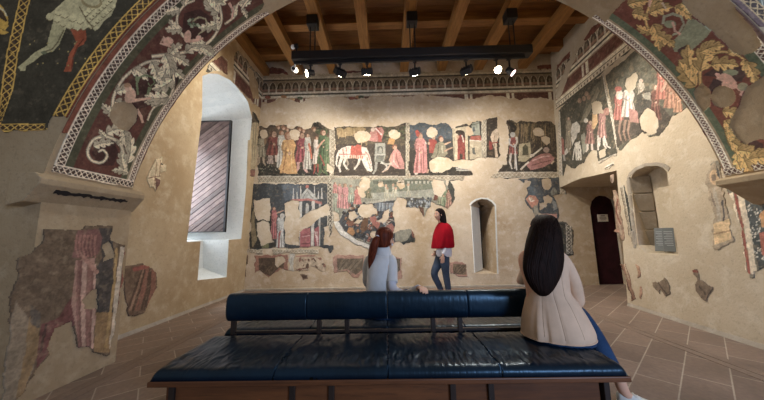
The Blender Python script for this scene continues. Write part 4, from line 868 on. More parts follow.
frag(RIGHT, (600, 270, .325), "60 -20 82 -22 90 10 98 40 108 90 96 94 88 60 76 10", (150, 104, 80), 'tall reddish strip near the floor left of the niche', 48, [((96, 56, 44), 7, "66 -16 82 40 100 90"), ((190, 164, 130), 4, "76 -18 90 30")], step=.007)
frag(RIGHT, (600, 270, .325), "110 -20 120 -18 128 22 120 30 112 4", (176, 130, 98), 'small tan flake beside the reddish strip near the floor', 49)
frag(RIGHT, (600, 270, .325), "120 50 128 52 130 90 122 84", (176, 128, 98), 'lower small tan flake beside the reddish strip near the floor', 59)
frag(RIGHT, (600, 270, .325), "162 40 186 30 200 18 216 40 220 76 200 84 188 60 184 76 172 60", (130, 108, 86), 'first dark chipped patch below the niche', 50, [((90, 74, 60), 5, "180 40 206 74")])
frag(RIGHT, (600, 270, .325), "284 -2 300 -4 308 12 306 34 348 46 350 60 328 96 312 76 292 56 296 30", (128, 106, 86), 'second dark chipped patch right of the first below the niche', 51, [((150, 60, 48), 8, "288 4 304 6"), ((90, 76, 64), 5, "306 50 330 76")])
frag(RIGHT, (560, 160, .2), "248 72 268 78 272 110 256 122 250 100", (150, 124, 104), 'small pinkish flake above the left strip of the niche', 52, [((96, 70, 60), 5, "256 86 260 112")])
frag(RIGHT, (550, 90, .215), "252 360 296 336 300 350 258 372", (206, 196, 176), 'white patterned flake under the hunting frescoes', 53, [((60, 60, 58), 5, "256 366 298 344")], gain=1.3)
c = Canvas(RIGHT, "60 -20 96 -36 104 40 118 60 150 110 170 200 186 352 206 352 214 330 240 360 247 420 300 420 300 110 110 50", 0.008, (110, 104, 90), seed=54, frame=(690, 170, .3), gain=1.3)
c.poly((58, 68, 72), "160 90 300 70 300 420 246 420 226 300 196 200"); 
for i in range(170): c.ell(random.choice(((196, 190, 176), (170, 168, 158), (140, 144, 140))), random.uniform(188, 300), random.uniform(100, 300), random.uniform(1.5, 3.6), random.uniform(2, 4.5))
c.poly((168, 84, 66), "232 210 300 190 300 330 240 280"); c.poly((190, 130, 60), "232 150 262 120 300 130 300 190 240 190"); c.line((130, 132, 96), 8, "150 90 190 220 222 350")
for off, col, w in ((0, (130, 58, 46), 12), (14, (206, 190, 164), 14), (28, (140, 62, 50), 10), (44, (200, 184, 158), 20)): c.line(col, w, [(124+off, 76), (146+off, 180), (172+off, 346)])
c.hole("110 60 128 110 150 230 170 330 186 360 100 360 60 100"); c.hole("222 330 260 320 300 360 300 440 200 440 206 352")
c.build('fresco_scene', M_FR, 'fresco with red and white stripes and white dots under the right impost', 'fresco')
c = Canvas(RIGHT, "54 16 70 -16 88 -34 104 10 112 60 128 140 146 236 100 268 80 256 68 200 84 150 62 100", 0.008, (150, 132, 108), seed=55, frame=(690, 170, .3), gain=1.3)
c.ell((186, 150, 106), 84, 24, 18, 26); c.ell((120, 100, 84), 80, 26, 9, 12); c.poly((70, 72, 74), "88 -20 98 0 102 30 92 20"); c.poly((196, 162, 110), "78 180 136 160 140 230 84 250"); c.line((150, 116, 76), 5, "80 214 138 202"); c.line((70, 66, 70), 6, "108 100 116 150 112 170"); c.line((150, 140, 124), 12, "80 60 94 120 100 170"); c.line((110, 96, 84), 5, "70 70 84 120")
c.hole("58 104 68 106 78 150 66 176")
c.build('fresco_scene', M_FR, 'faded saint with a golden halo at the right edge of the right wall', 'fresco')

# --- the great arch: painted soffits
LEAF_ = spline(np.array([(0, .05), (.06, .30), (.15, .60), (.27, .74), (.30, .50), (.33, .33), (.42, .58), (.53, .74), (.63, .72), (.63, .46), (.66, .30), (.75, .46), (.85, .50), (.92, .40), (.90, .22), (1.0, .12), (1.10, .0)]), 3)
def leaf(c, x, y, ang, L, W, col, curl=0.0):
    """acanthus leaf: a curving rib, three scalloped lobes on each side, one half in shade"""
    a = ang; mid = [(x, y)]
    for i in range(12): a += curl/12; x += math.cos(a)*L/12; y += math.sin(a)*L/12; mid.append((x, y))
    M = np.array(mid); T = np.gradient(M, axis=0); T /= np.linalg.norm(T, axis=1, keepdims=True); Nn = np.stack([-T[:, 1], T[:, 0]], 1)
    def at(t, w):
        k = min(max(t, 0), 1)*12; i0 = min(int(k), 11); fr = k-i0; p = M[i0]*(1-fr)+M[i0+1]*fr; n_ = Nn[i0]*(1-fr)+Nn[i0+1]*fr; d_ = T[i0]*(1-fr)+T[i0+1]*fr
        return tuple(p+n_*w+d_*max(0, t-1)*L)
    for sg, sh in ((1, 1.05), (-1, .80)):
        c.poly(np.minimum(np.array(col)*sh*.55, 255), [at(t, sg*(w*W*.62+W*.05)) for t, w in LEAF_]+mid[::-1])
        c.poly(np.minimum(np.array(col)*sh, 255), [at(t, sg*w*W*.62) for t, w in LEAF_]+mid[::-1])
        for t0, t1, w in ((.05, .24, .55), (.36, .56, .55), (.66, .84, .36)): c.line(np.minimum(np.array(col)*(.70 if sg > 0 else .58), 255), W*.05, [at(t0, sg*W*.03), at((t0+t1)/2, sg*w*W*.34), at(t1, sg*w*W*.60)], W*.02)
    c.line(np.array(col)*.52, W*.07, mid, W*.03); return c
def stem(c, pts, w, col, leaves=0, L=30, W=20, side=1, out=.9):
    P = spline(np.array(c._pts(pts), float), 6); c.line(np.array(col)*.62, w*1.5, [tuple(p) for p in P], w*.9); c.line(col, w*.8, [tuple(p) for p in P], w*.5)
    for k in range(leaves):
        i = int((k+.6)/leaves*(len(P)-2)); d = P[i+1]-P[i]; a = math.atan2(d[1], d[0]); sg = side if side else (1 if k % 2 else -1)
        leaf(c, P[i][0], P[i][1], a+sg*out, L*1.15, W*1.0, col, sg*-.7)
def soffit_bands(c, white, ground, green, red):
    v = c.v; u = c.u; c.m &= (v > Y_N+.001)
    c.put(v < 2.14, red); c.put((v >= 2.215) & (v < 2.275), green); c.put((v > 2.70) & (v < 2.765), green); c.put((v >= 2.765) & (v < 2.785), (150, 130, 100)); c.put(v > 2.845, (86, 40, 32))
    s1 = (v >= 2.14) & (v < 2.215); c.lat(s1, ((v-2.14)/.075)[s1], u[s1], .044, white, ground, .13, .20)
    s2 = (v >= 2.785) & (v < 2.848); c.lat(s2, ((v-2.785)/.063)[s2], u[s2], .036, white, (96, 62, 50), .14, .22)
c = Canvas(SOFF, [(-4.44, 2.02), (-1.80, 2.02), (-1.86, 2.862), (-4.44, 2.862)], 0.0062, (84, 42, 32), rough=.008, seed=56, frame=None, gain=1.5, wob=.002, fade=.2, lift=.3, loss=.08, tex=.6)
c.vary(6, .25); soffit_bands(c, (206, 190, 164), (58, 34, 26), (66, 66, 44), (116, 58, 36))
gm = ((c.v >= 2.215) & (c.v < 2.275)) | ((c.v > 2.70) & (c.v < 2.765)); c.c[gm] *= (0.65+.8*fnoise(c.u, c.v, 16, 5))[gm][:, None]
c.m &= ~((c.v < 2.14) & (c.u < -4.10+.06*(fnoise(c.u, c.v, 9, 3)-.5))); LF = (204, 188, 152); DK = (58, 28, 24)
bt = c.u < -4.36; c.lat(bt, ((c.u+4.44)/.08)[bt], c.v[bt], .044, (206, 190, 164), (58, 34, 26), .13, .20)
c.f = (30, 120, .2524); c.poly(DK, "240 130 270 80 330 80 350 130 330 180 270 180"); stem(c, "380 215 372 150 352 92 300 66 250 78 226 122 240 158 280 168 304 142 288 118 268 126", 12, LF, 0, 42, 30, 0)
leaf(c, 372, 200, -2.0, 76, 40, LF, .5); leaf(c, 384, 170, -1.2, 110, 46, LF, -.5); leaf(c, 300, 70, -2.6, 40, 26, LF, .6); leaf(c, 385, 210, -2.7, 60, 30, LF, -.5); leaf(c, 345, 100, -1.0, 60, 34, LF, .8)
c.f = (80, 60, .2148); c.poly(DK, "200 130 260 60 340 50 390 90 380 160 330 210 270 230 220 210"); c.poly((44, 24, 22), "390 10 470 30 450 120 430 150")
stem(c, "215 360 176 290 150 230 158 158 196 90 262 34 332 4 398 14 430 62 432 128 404 186 340 222 312 280", 13, LF, 4, 62, 46, 0)
for a in ((330, 6, .9, 70), (400, 20, 1.6, 70), (430, 90, 2.3, 76), (412, 170, 2.8, 80), (250, 40, .3, 60), (165, 150, -.6, 60), (160, 190, .3, 62), (400, 14, -.7, 56), (120, 340, -.6, 70)): leaf(c, a[0], a[1], a[2], a[3]*1.35, a[3]*.86, LF, .7)
c.ell((190, 150, 122), 232, 168, 26, 36, .3); c.ell((196, 156, 128), 222, 126, 17, 18); c.ell((150, 112, 80), 218, 116, 17, 10); c.line((190, 150, 122), 16, "246 188 284 182 326 176", 10); c.line((190, 150, 122), 17, "262 230 282 262 290 292", 11); c.line((96, 110, 74), 10, "268 160 262 110 266 84 300 70 334 78 346 104 326 122 314 106", 6); c.line((104, 118, 80), 18, "324 126 312 160", 10); c.poly((104, 118, 80), "256 68 276 84 270 104 256 96")
leaf(c, 200, 330, 1.2, 70, 60, LF, .4); leaf(c, 60, 400, -.5, 90, 46, LF, .6)
c.f = (160, 0, .2148); c.poly(DK, "110 60 180 40 240 80 240 150 170 200 100 160"); stem(c, "-40 262 40 252 120 240 200 212 252 164 284 96 276 20 268 -40", 13, LF, 4, 66, 48, 0); stem(c, "110 170 84 130 78 76 110 24 160 0", 11, LF, 2, 50, 36, -1); stem(c, "300 110 350 70 360 20 400 -10", 9, LF, 2, 50, 34, 0); stem(c, "420 -20 380 40 400 60", 10, LF, 1, 40, 26, 0)
for a in ((200, 20, -.4, 66), (272, 60, -2.6, 70), (262, 110, 2.6, 60), (180, 210, .3, 60), (120, 240, -.8, 70), (20, 250, 1.0, 80), (60, 260, .2, 60), (210, 200, 2.8, 50), (100, 130, 2.8, 56), (90, 40, 2.6, 50)): leaf(c, a[0], a[1], a[2], a[3]*1.35, a[3]*.86, LF, .6)
c.line((150, 140, 104), 9, "150 96 180 78 210 86 220 116 200 142 176 158", 6)
for i in range(14): c.ell(random.choice(((110, 124, 92), (150, 158, 124), (70, 84, 60))), 155+random.uniform(-26, 26), 104+random.uniform(-20, 20), 7, 6)
c.ell((190, 148, 122), 126, 168, 17, 30, .2); c.line((190, 148, 122), 16, "130 190 170 186 200 176", 10); c.ell((196, 154, 128), 178, 176, 14, 14); c.ell((190, 148, 122), 36, 190, 24, 20); c.line((190, 148, 122), 14, "20 170 0 200 50 216", 9); c.line((190, 148, 122), 13, "320 10 340 50 330 90", 8)
c.f = (0, 0, 1); c.hole("114 105 123 102 133 104 137.5 111 136 122 127 131 119 129 112 122 110 115"); c.hole("255 16 262 8 268 -4 280 -4 280 8 268 10")
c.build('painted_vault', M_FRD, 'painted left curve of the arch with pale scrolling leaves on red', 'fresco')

c = Canvas(SOFF, [(2.28, 2.02), (4.45, 2.02), (4.45, 2.862), (2.16, 2.862)], 0.0062, (108, 56, 42), rough=.008, seed=57, frame=None, gain=1.45, wob=.002, fade=.2, lift=.3, loss=.08, tex=.6)
c.vary(6, .25); soffit_bands(c, (212, 202, 182), (84, 52, 44), (84, 96, 72), (104, 78, 72))
bt = c.u > 4.37; c.lat(bt, ((4.45-c.u)/.08)[bt], c.v[bt], .044, (206, 196, 176), (84, 52, 44), .13, .20)
YL = (206, 166, 92); c.f = (600, 0, .2149); c.poly((134, 138, 108), "400 60 460 100 520 140 500 170 420 240 350 240 330 200 380 150 410 90"); c.poly((76, 50, 48), "360 230 400 210 440 270 470 360 440 380"); c.poly((70, 48, 46), "480 350 540 310 640 300 690 330 660 380 560 360")
stem(c, "470 400 470 330 500 270 560 240 630 250 690 290 720 330", 12, YL, 2, 66, 40, 0); stem(c, "300 210 240 150 215 90 230 30 260 -30", 12, YL, 2, 64, 40, 0)
for a in ((440, 360, -2.1, 110), (470, 330, -1.5, 110), (520, 300, -.3, 90), (600, 250, -.7, 60), (470, 240, -.6, 80), (450, 400, -2.5, 100), (250, 110, 1.0, 90), (230, 60, -.6, 80), (270, 160, .3, 70), (200, 40, -2.8, 60), (130, 20, -.5, 70), (350, 30, .3, 70), (150, 60, 0, 60), (690, 290, .9, 80), (380, 10, .6, 50)): leaf(c, a[0], a[1], a[2], a[3]*1.35, a[3]*.85, YL, .6)
c.line((150, 150, 122), 15, "296 110 300 76 340 62 380 76 392 110 370 150 340 160", 10); c.ell((128, 134, 104), 328, 110, 28, 18); c.line((190, 150, 128), 14, "340 100 350 140 376 160", 9); c.line((196, 156, 130), 16, "236 -10 232 30", 12); c.line((190, 170, 140), 12, "290 10 310 40", 8)
c.ell((196, 150, 128), 580, 376, 40, 26, .3); c.line((200, 154, 132), 20, "560 360 540 340", 14); c.ell((134, 138, 106), 610, 336, 36, 14)
c.f = (690, 60, .2996); c.ell((196, 150, 128), 130, 70, 34, 20, .7); c.line((196, 150, 128), 14, "150 80 176 104 170 118", 9); c.ell((140, 132, 100), 178, 88, 18, 14); c.line((196, 150, 128), 13, "110 62 92 44", 9); c.poly((66, 46, 46), "60 100 80 60 110 70 100 110"); c.poly((72, 44, 40), "186 280 210 260 247 280 247 310 220 300"); stem(c, "120 200 130 260 160 310 200 340 247 320", 11, YL, 3, 50, 36, 0)
for a in ((120, 200, .8, 50), (130, 230, -.4, 40), (140, 270, .5, 60), (170, 310, .9, 60), (160, 300, .0, 60), (200, 330, -.3, 60), (110, 170, 0, 50)): leaf(c, a[0], a[1], a[2], a[3]*1.35, a[3]*.85, YL, .5)
c.f = (0, 0, 1); c.hole("676 -8 690 13 707 26 720 38 733 52 744 55 754 51 760 44 754 32 740 14 724 -8"); c.hole("780 70 764 76 748 87 739 105 732 117 730 126 739 139 747 144 758 139 780 138"); c.hell(724, 96.5, 12.5, 11); c.hole("694 92 702 84 710 90 711 106 704 112 697 104"); c.hole("604 22 613 12 621 4 630 -6 600 -8 590 8")
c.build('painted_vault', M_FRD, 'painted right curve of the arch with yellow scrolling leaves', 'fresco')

# --- near wall above the arch: striding figure in a dark field
def arcpts(r, a0, a1, n): return [(ARC_X+r*math.sin(a), ARC_Z+r*math.cos(a)) for a in np.linspace(a0, a1, n)]
aL0, aL1 = -1.245, -.70
c = Canvas(NEAR, [(-3.15, 2.12), (-3.06, 2.14)]+arcpts(ARC_R+.15, -1.23, -1.245, 2)[:0]+[(-2.56, 2.12), (-2.58, 2.25)]+arcpts(ARC_R-.04, aL0, aL1, 16)+[(-1.9, 3.9), (-3.6, 3.9), (-3.4, 2.5)], 0.0065, (58, 54, 42), rough=.015, seed=58, frame=None, gain=1.5, wob=.002, fade=.1, lift=.2, loss=.08, tex=.6)
c.vary(5, .3); c.f = (0, 0, .18)
c.poly((176, 168, 124), "302 118 372 160 336 250 300 290 250 300 196 344 150 372 146 396 122 398 104 376 150 340 196 296 266 258 280 200"); c.line((110, 100, 70), 7, "360 170 326 240 296 276 240 296"); c.ell((100, 104, 78), 250, 296, 16, 10)
c.poly((150, 74, 44), "396 166 480 160 486 220 470 250 430 270 412 330 400 400 360 400 372 370 392 300 430 240 414 200"); c.line((104, 46, 28), 7, "470 220 436 262 412 320 402 390")
TN = (186, 176, 132); c.poly(TN, "262 96 300 66 380 -10 430 0 480 60 505 150 470 168 410 164 372 160 340 150 310 140 300 110 274 112")
for i, (x, y) in enumerate(((282, 98), (322, 108), (356, 130), (392, 146), (436, 152), (470, 150), (330, 70), (366, 84), (410, 104), (450, 116))): c.ell(np.array(TN)*1.08, x, y, 20, 22); c.line((100, 84, 56), 4, [(x-18, y+12), (x, y+23), (x+18, y+12)])
c.f = (60, 0, .18); c.poly(TN, "90 -10 110 40 150 120 200 176 222 160 250 120 290 90 320 10 310 -20")
for t in range(3):
    for i in range(8): x = 178+i*17+t*-14; y = 150-i*16-t*36; c.ell(np.array(TN)*1.1, x, y, 15, 17); c.line((96, 80, 52), 4, [(x-12, y+8), (x, y+18), (x+12, y+8)])
c.line((96, 80, 52), 6, "112 40 150 110 190 160"); c.ell((150, 134, 92), 180, 10, 60, 40, .3); c.ell(TN, 180, 4, 48, 30, .3)
c.f = (0, 0, .18); c.poly((196, 156, 62), "-10 150 30 176 52 150 50 100 20 40 -20 10 -20 190 30 196 56 184"); c.poly((60, 44, 30), "0 50 26 74 46 116 40 126 0 100"); c.line((206, 196, 160), 10, "-6 40 30 66 44 96", 6)
for i in range(14): c.ell((170, 150, 90), random.uniform(150, 500), random.uniform(150, 390), 4, 4)
YW = (206, 164, 72); BK = (62, 46, 32); c.f = (0, 0, 1)
def yellow(c, A, B, per): c.lattice_pts(A, B, per, YW, BK, .13, .17)
yellow(c, [(2.5, 88), (8, 52), (18, 10), (22, -6)], [(15, 88), (19, 56), (28, 14), (33, -6)], .068)
yellow(c, [(-1, 126), (2.5, 88)], [(1.5, 126), (15, 88)], .068)
yellow(c, [(-20, 133), (46, 131)], [(-20, 124), (46, 124)], .066)
r, th = np.hypot(c.u-ARC_X, c.v-ARC_Z), np.arctan2(c.u-ARC_X, c.v-ARC_Z); c.m &= r > ARC_R+.001; b = (r > ARC_R+.015) & (r < ARC_R+.125); c.lat(b, ((r-ARC_R-.015)/.11)[b], th[b]*ARC_R, .066, YW, BK, .13, .17); c.put(r <= ARC_R+.015, (116, 58, 36))
c.hole([(46, 136), (52, 116), (64, 116), (74, 124), (70, 140), (50, 142)])
c.build('fresco_scene', M_FRD, 'fresco left of the arch with striding legs under a scalloped tunic', 'fresco')
c = Canvas(NEAR, arcpts(ARC_R-.04, .70, .99, 10)+[(3.6, 2.9), (3.7, 3.8), (2.4, 3.8)], 0.0065, (110, 116, 106), rough=.01, seed=60, frame=None, gain=1.3, wob=.002); c.vary(6, .3); c.f = (0, 0, 1)
for i in range(30): x = random.uniform(740, 772); c.line(random.choice(((170, 172, 150), (90, 98, 92), (60, 66, 66))), .9, [(x, -8), (x+4, 8), (x+14, 26)], .4)
r, th = np.hypot(c.u-ARC_X, c.v-ARC_Z), np.arctan2(c.u-ARC_X, c.v-ARC_Z); c.put(r < ARC_R+.05, (108, 80, 80)); c.m &= r > ARC_R+.001; b = (r > ARC_R+.05) & (r < ARC_R+.16); c.lat(b, ((r-ARC_R-.05)/.11)[b], th[b]*ARC_R, .075, (190, 154, 92), (66, 52, 52), .12, .2)
c.build('fresco_scene', M_FRD, 'grey-green fresco edged with yellow lattice in the top right corner', 'fresco')
# ------------------------------------------------------------------ the double-sided leather bench
def leather():
    m = mat('navy_leather', (20, 26, 38), 0.30, spec=0.45); t = NT(m); t.b.inputs['Specular Tint'].default_value = (.50, .78, 1.0, 1); v = t.coords()
    a = t.noise(v, 3.0, 5, 0.6); fine = t.noise(v, 160, 3, 0.6); w = t.noise(t.coords((46, 5, 8)), 1.0, 3, 0.5)
    t.base(t.mix(t.ramp(a, [(0.35, G(0)), (0.65, G(1))]), L4((7, 18, 30)), L4((11, 28, 44))))
    t.l(t.ramp(a, [(0.3, G(0.27)), (0.7, G(0.37))]), t.b.inputs['Roughness'])
    mm = t.n('ShaderNodeMath', operation='MULTIPLY_ADD'); t.l(fine, mm.inputs[0]); mm.inputs[1].default_value = 0.12; t.l(w, mm.inputs[2])
    t.bump(mm.outputs[0], 0.22, 0.010); return m
M_LEA = leather()
M_RAIL = wood('bench_wood', (108, 66, 38), (76, 45, 27), (1.2, 14, 14), 0.45, 0.4)
M_RAILD = wood('bench_dark_wood', (48, 36, 30), (32, 25, 22), (10, 10, 1.5), 0.5, 0.4)
bench = empty('bench', (-.02, 2.24, 0), 'long double-sided bench with dark blue leather cushions and wooden base in front', 'bench')
SX = (-1.328, -.640, -.005, .622, 1.293)
def pad(name, x0, x1, y0, y1, z0, h, seed, front, lab=None):
    """leather pad: rounded edges, gathered creases running in from the long edges"""
    nx, ny = 90, 44; bm = bmesh.new(); xs = np.linspace(0, 1, nx); ys = np.linspace(0, 1, ny)
    U, V = np.meshgrid(xs, ys); X = x0+(x1-x0)*U; Y = y0+(y1-y0)*V
    ed = lambda t, w: np.clip(np.minimum(t, 1-t)/w, 0, 1)
    rx = np.sqrt(1-(1-np.where((U < .5), ed(U, .03 if seed in (3, 13) else .012)*(1 if seed in (3, 13) else .25)+(0 if seed in (3, 13) else .75), ed(U, .03 if seed in (6, 16) else .012)*(1 if seed in (6, 16) else .25)+(0 if seed in (6, 16) else .75)))**2); ry = np.sqrt(1-(1-ed(V, .10))**2)
    Z = z0+h*np.minimum(rx*.45+.55, 1)*ry
    cre = fnoise(X+.15*(fnoise(X, Y, 5, 7)-.5), Y*.16, 62, 5 if front else 15, 2)-.5; fr = V if front else 1-V
    amp = .013*np.exp(-((fr-.24)/.13)**2)+.003*np.exp(-((fr-.75)/.2)**2)+.0016
    Z = Z+ry*rx*amp*cre*1.5+ry*.004*(fnoise(X, Y, 4, 77)-.5)
    lump = np.exp(-((fr-.5)/.28)**2)*.004*fnoise(X, Y, 9, 79, 2); Z += lump*rx*ry
    vs = [[bm.verts.new((X[j, i], Y[j, i], Z[j, i])) for i in range(nx)] for j in range(ny)]
    for j in range(ny-1):
        for i in range(nx-1): bm.faces.new((vs[j][i], vs[j][i+1], vs[j+1][i+1], vs[j+1][i]))
    b = [bm.verts.new((x, y, z0-.002)) for x, y in ((x0, y0), (x1, y0), (x1, y1), (x0, y1))]
    rim = vs[0][:]+[r[-1] for r in vs[1:]]+vs[-1][-2::-1]+[r[0] for r in vs[-2:0:-1]]
    bm.faces.new(rim[::-1])
    bmesh.ops.delete(bm, geom=b, context='VERTS')
    return finish(bm, name, M_LEA, bench, True)
for k in range(4):
    pad('seat_cushion', SX[k], SX[k+1]-.002, 1.596, 2.195, .425, .052, 3+k, True)
    pad('seat_cushion', SX[k], SX[k+1]-.002, 2.285, 2.884, .425, .050, 13+k, False)
BX = (-1.275, -.635, -.005, .62, 1.215)
for k in range(4):
    bm = bmesh.new(); n = 70; x0, x1 = BX[k], BX[k+1]-.002; R_ = []
    for i in range(n):
        u = i/(n-1); x = x0+(x1-x0)*u; e = math.sqrt(max(0, 1-(1-min(1, min(u, 1-u)/.022))**2)) if (k in (0, 3) and ((k == 0 and u < .5) or (k == 3 and u > .5))) else (1-.035*(1-min(1, min(u, 1-u)/.010)))
        r = []
        for q in range(44):
            t = 2*PI*q/44; cy, sz = math.cos(t), math.sin(t); p = 2.5
            cy = math.copysign(abs(cy)**(2/p), cy); sz = math.copysign(abs(sz)**(2/p), sz)
            w = 1+.05*(fnoise(np.array([x+.02*sz]), np.array([.3*math.sin(t)+.2*k]), 24, 31, 3)[0]-.5)
            r.append((x, 2.235+.058*cy*e*w, .664+.105*sz*(.55+.45*e)*(1+(w-1)*.4)))
        R_.append(r)
    loft(bm, R_); finish(bm, 'back_cushion', M_LEA, bench, True)
bm = bmesh.new(); box2(bm, (-1.340, 1.590, .397), (1.304, 2.890, .426)); o = finish(bm, 'seat_slab', M_RAIL, bench, bevel=.005); o['label'] = 'brown wooden slab under the cushions'
for y in (1.650, 2.830):
    bm = bmesh.new(); box2(bm, (-1.265, y-.012, .03), (1.16, y+.012, .383)); finish(bm, 'apron_board', M_RAIL, bench, bevel=.004)
for x in (-1.225, -.545, -.325, .350, .560, 1.19):
    bm = bmesh.new(); box2(bm, (x-.016, 1.622, 0), (x+.016, 1.70, .397)); box2(bm, (x-.016, 2.78, 0), (x+.016, 2.858, .397)); box2(bm, (x-.016, 1.67, .36), (x+.016, 2.81, .397)); box2(bm, (x-.016, 1.67, .03), (x+.016, 2.81, .07))
    finish(bm, 'leg_frame', M_RAILD, bench, bevel=.003)
    bm = bmesh.new(); box2(bm, (x-.017, 2.218, .426), (x+.017, 2.252, .60)); finish(bm, 'backrest_post', M_RAILD, bench, bevel=.003)
bm = bmesh.new(); box2(bm, (-1.23, 2.222, .466), (1.20, 2.248, .482)); finish(bm, 'back_rail', M_RAILD, bench)
# ------------------------------------------------------------------ people
M_SKIN = mat('skin', (214, 168, 142), .5, spec=.35); _b = M_SKIN.node_tree.nodes['Principled BSDF']; _b.inputs['Subsurface Weight'].default_value = .12; _b.inputs['Subsurface Radius'].default_value = (.01, .004, .002)
M_EYE = mat('eye_white', (230, 226, 220), .25); M_IRIS = mat('iris', (60, 40, 28), .2); M_LIP = mat('lips', (176, 92, 88), .45); M_BROW = mat('brow', (40, 28, 22), .8)
M_H1 = hairmat('black_brown_hair', (19, 11, 9), (36, 22, 18), .6); M_H2 = hairmat('auburn_hair', (70, 32, 22), (118, 58, 38)); M_H3 = hairmat('dark_hair', (22, 16, 16), (44, 32, 30))
M_BLAZ = cloth('beige_cloth', (208, 178, 152), .8, 300, .06); M_DENIM = cloth('denim', (40, 62, 92), .85, 420, .18); M_DENIM2 = cloth('grey_denim', (66, 76, 92), .85, 420, .18)
M_KNIT = cloth('grey_knit', (206, 204, 202), .9, 180, .06); M_LONG = cloth('pale_sleeve', (200, 198, 204), .9, 240, .05); M_RED = cloth('red_wool', (146, 14, 30), .95, 160, .12); M_SHIRT = cloth('white_shirt', (216, 214, 220), .85, 240, .04)
M_SHOE = cloth('white_leather', (214, 214, 208), .6, 120, .05); M_SOLE = mat('rubber', (226, 224, 216), .7); M_DSHOE = mat('dark_shoe', (34, 30, 32), .5)
V = Vector
def basis(f):
    F = V((f[0], f[1], 0)).normalized(); return F, V((F.y, -F.x, 0)), V((0, 0, 1))
def add_head(bm, c, f, s=1.0, neck_to=None):
    F, R, Z = basis(f); c = V(c); rot = Matrix((R, F, Z)).transposed()
    P = lambda r, q, z: c+R*(r*s)+F*(q*s)+Z*(z*s)
    ellipsoid(bm, P(0, -.008, .022), (.074*s, .094*s, .092*s), rot); ellipsoid(bm, P(0, .020, -.035), (.058*s, .066*s, .074*s), rot); ellipsoid(bm, P(0, .052, -.088), (.026*s, .024*s, .020*s), rot)
    tube(bm, [P(0, .080, .018), P(0, .097, -.018), P(0, .100, -.034), P(0, .086, -.040)], [.008*s, .012*s, .015*s, .009*s], 10)
    for g in (-1, 1): ellipsoid(bm, P(g*.074, -.006, -.012), (.010*s, .019*s, .031*s), rot, 12, 8); ellipsoid(bm, P(g*.040, .062, -.028), (.022*s, .018*s, .020*s), rot, 12, 8)
    if neck_to is not None: tube(bm, [V(neck_to), V(neck_to)*.5+P(0, -.018, -.08)*.5, P(0, -.012, -.05)], [.058*s, .048*s, .050*s], 16)
def add_face(parent, c, f, s=1.0):
    F, R, Z = basis(f); c = V(c); rot = Matrix((R, F, Z)).transposed(); P = lambda r, q, z: c+R*(r*s)+F*(q*s)+Z*(z*s)
    for g in (-1, 1):
        bm = bmesh.new(); ellipsoid(bm, P(g*.031, .078, .004), (.013*s, .009*s, .008*s), rot, 14, 10); e = finish(bm, 'eye', M_EYE, parent, True)
        bm = bmesh.new(); ellipsoid(bm, P(g*.031, .085, .004), (.006*s, .004*s, .006*s), rot, 12, 8); finish(bm, 'iris', M_IRIS, e, True)
        bm = bmesh.new(); tube(bm, [P(g*.016, .086, .020), P(g*.032, .084, .025), P(g*.048, .074, .019)], [.003*s, .004*s, .002*s], 8); finish(bm, 'eyebrow', M_BROW, parent, True)
    bm = bmesh.new(); tube(bm, [P(-.024, .076, -.062), P(-.008, .087, -.059), P(0, .088, -.061), P(.008, .087, -.059), P(.024, .076, -.062)], [.003*s, .006*s, .006*s, .006*s, .003*s], 10); finish(bm, 'lips', M_LIP, parent, True)
def add_hand(bm, w, d, nrm, s=1.0, curl=.5, thumb=1):
    """wrist w, pointing d, back of the hand nrm; thumb=+1/-1 picks the side"""
    w = V(w); d = V(d).normalized(); nrm = V(nrm); nrm = (nrm-d*nrm.dot(d)).normalized(); sd = d.cross(nrm)*thumb
    rot = Matrix((sd, d, nrm)).transposed(); ellipsoid(bm, w+d*.045*s, (.038*s, .050*s, .014*s), rot, 16, 10); ellipsoid(bm, w+d*.005*s, (.024*s, .026*s, .017*s), rot, 12, 8)
    for k, (o, L) in enumerate(((.027, .066), (.009, .074), (-.010, .069), (-.028, .054))):
        p = w+d*(.070*s)+sd*(o*s); pts = [p]; a = curl*.25; q = p
        for j, fr in enumerate((.45, .32, .23)):
            a += curl*(.45 if j else .2); q = q+(d*math.cos(a)-nrm*math.sin(a)+sd*(o*1.2))*(L*fr*s); pts.append(q)
        tube(bm, [w+d*.04*s+sd*(o*.8*s)]+pts, [.0095*s, .0092*s, .0085*s, .0078*s, .0062*s], 8)
    b = w+d*.018*s+sd*.024*s; tube(bm, [w+d*.01*s+sd*.012*s, b, b+(d*.7+sd*.7-nrm*.25*curl)*.030*s, b+(d*.9+sd*.55-nrm*.5*curl)*.055*s], [.013*s, .012*s, .0095*s, .007*s], 8)
def rings(rows, f, n=40, k=1.0, p=2.0, wob=None):
    F, R, Z = basis(f); Q = spline(rows, 4)
    return [ring((q[0], q[1], q[2]), R, F, q[3]*k, q[4]*k, n, wob if wob is None else (lambda t, z=q[2]: wob(t, z)), p) for q in Q]
def hair_wob(seed, a=.035):
    ph = [random.Random(seed+i).uniform(0, 6.28) for i in range(5)]
    return lambda t, z: 1+a*(.5*math.sin(13*t+ph[0]+1.2*math.sin(z*7))+.5*math.sin(23*t+ph[1]+z*3)+.35*math.sin(37*t+ph[2]+z*5))
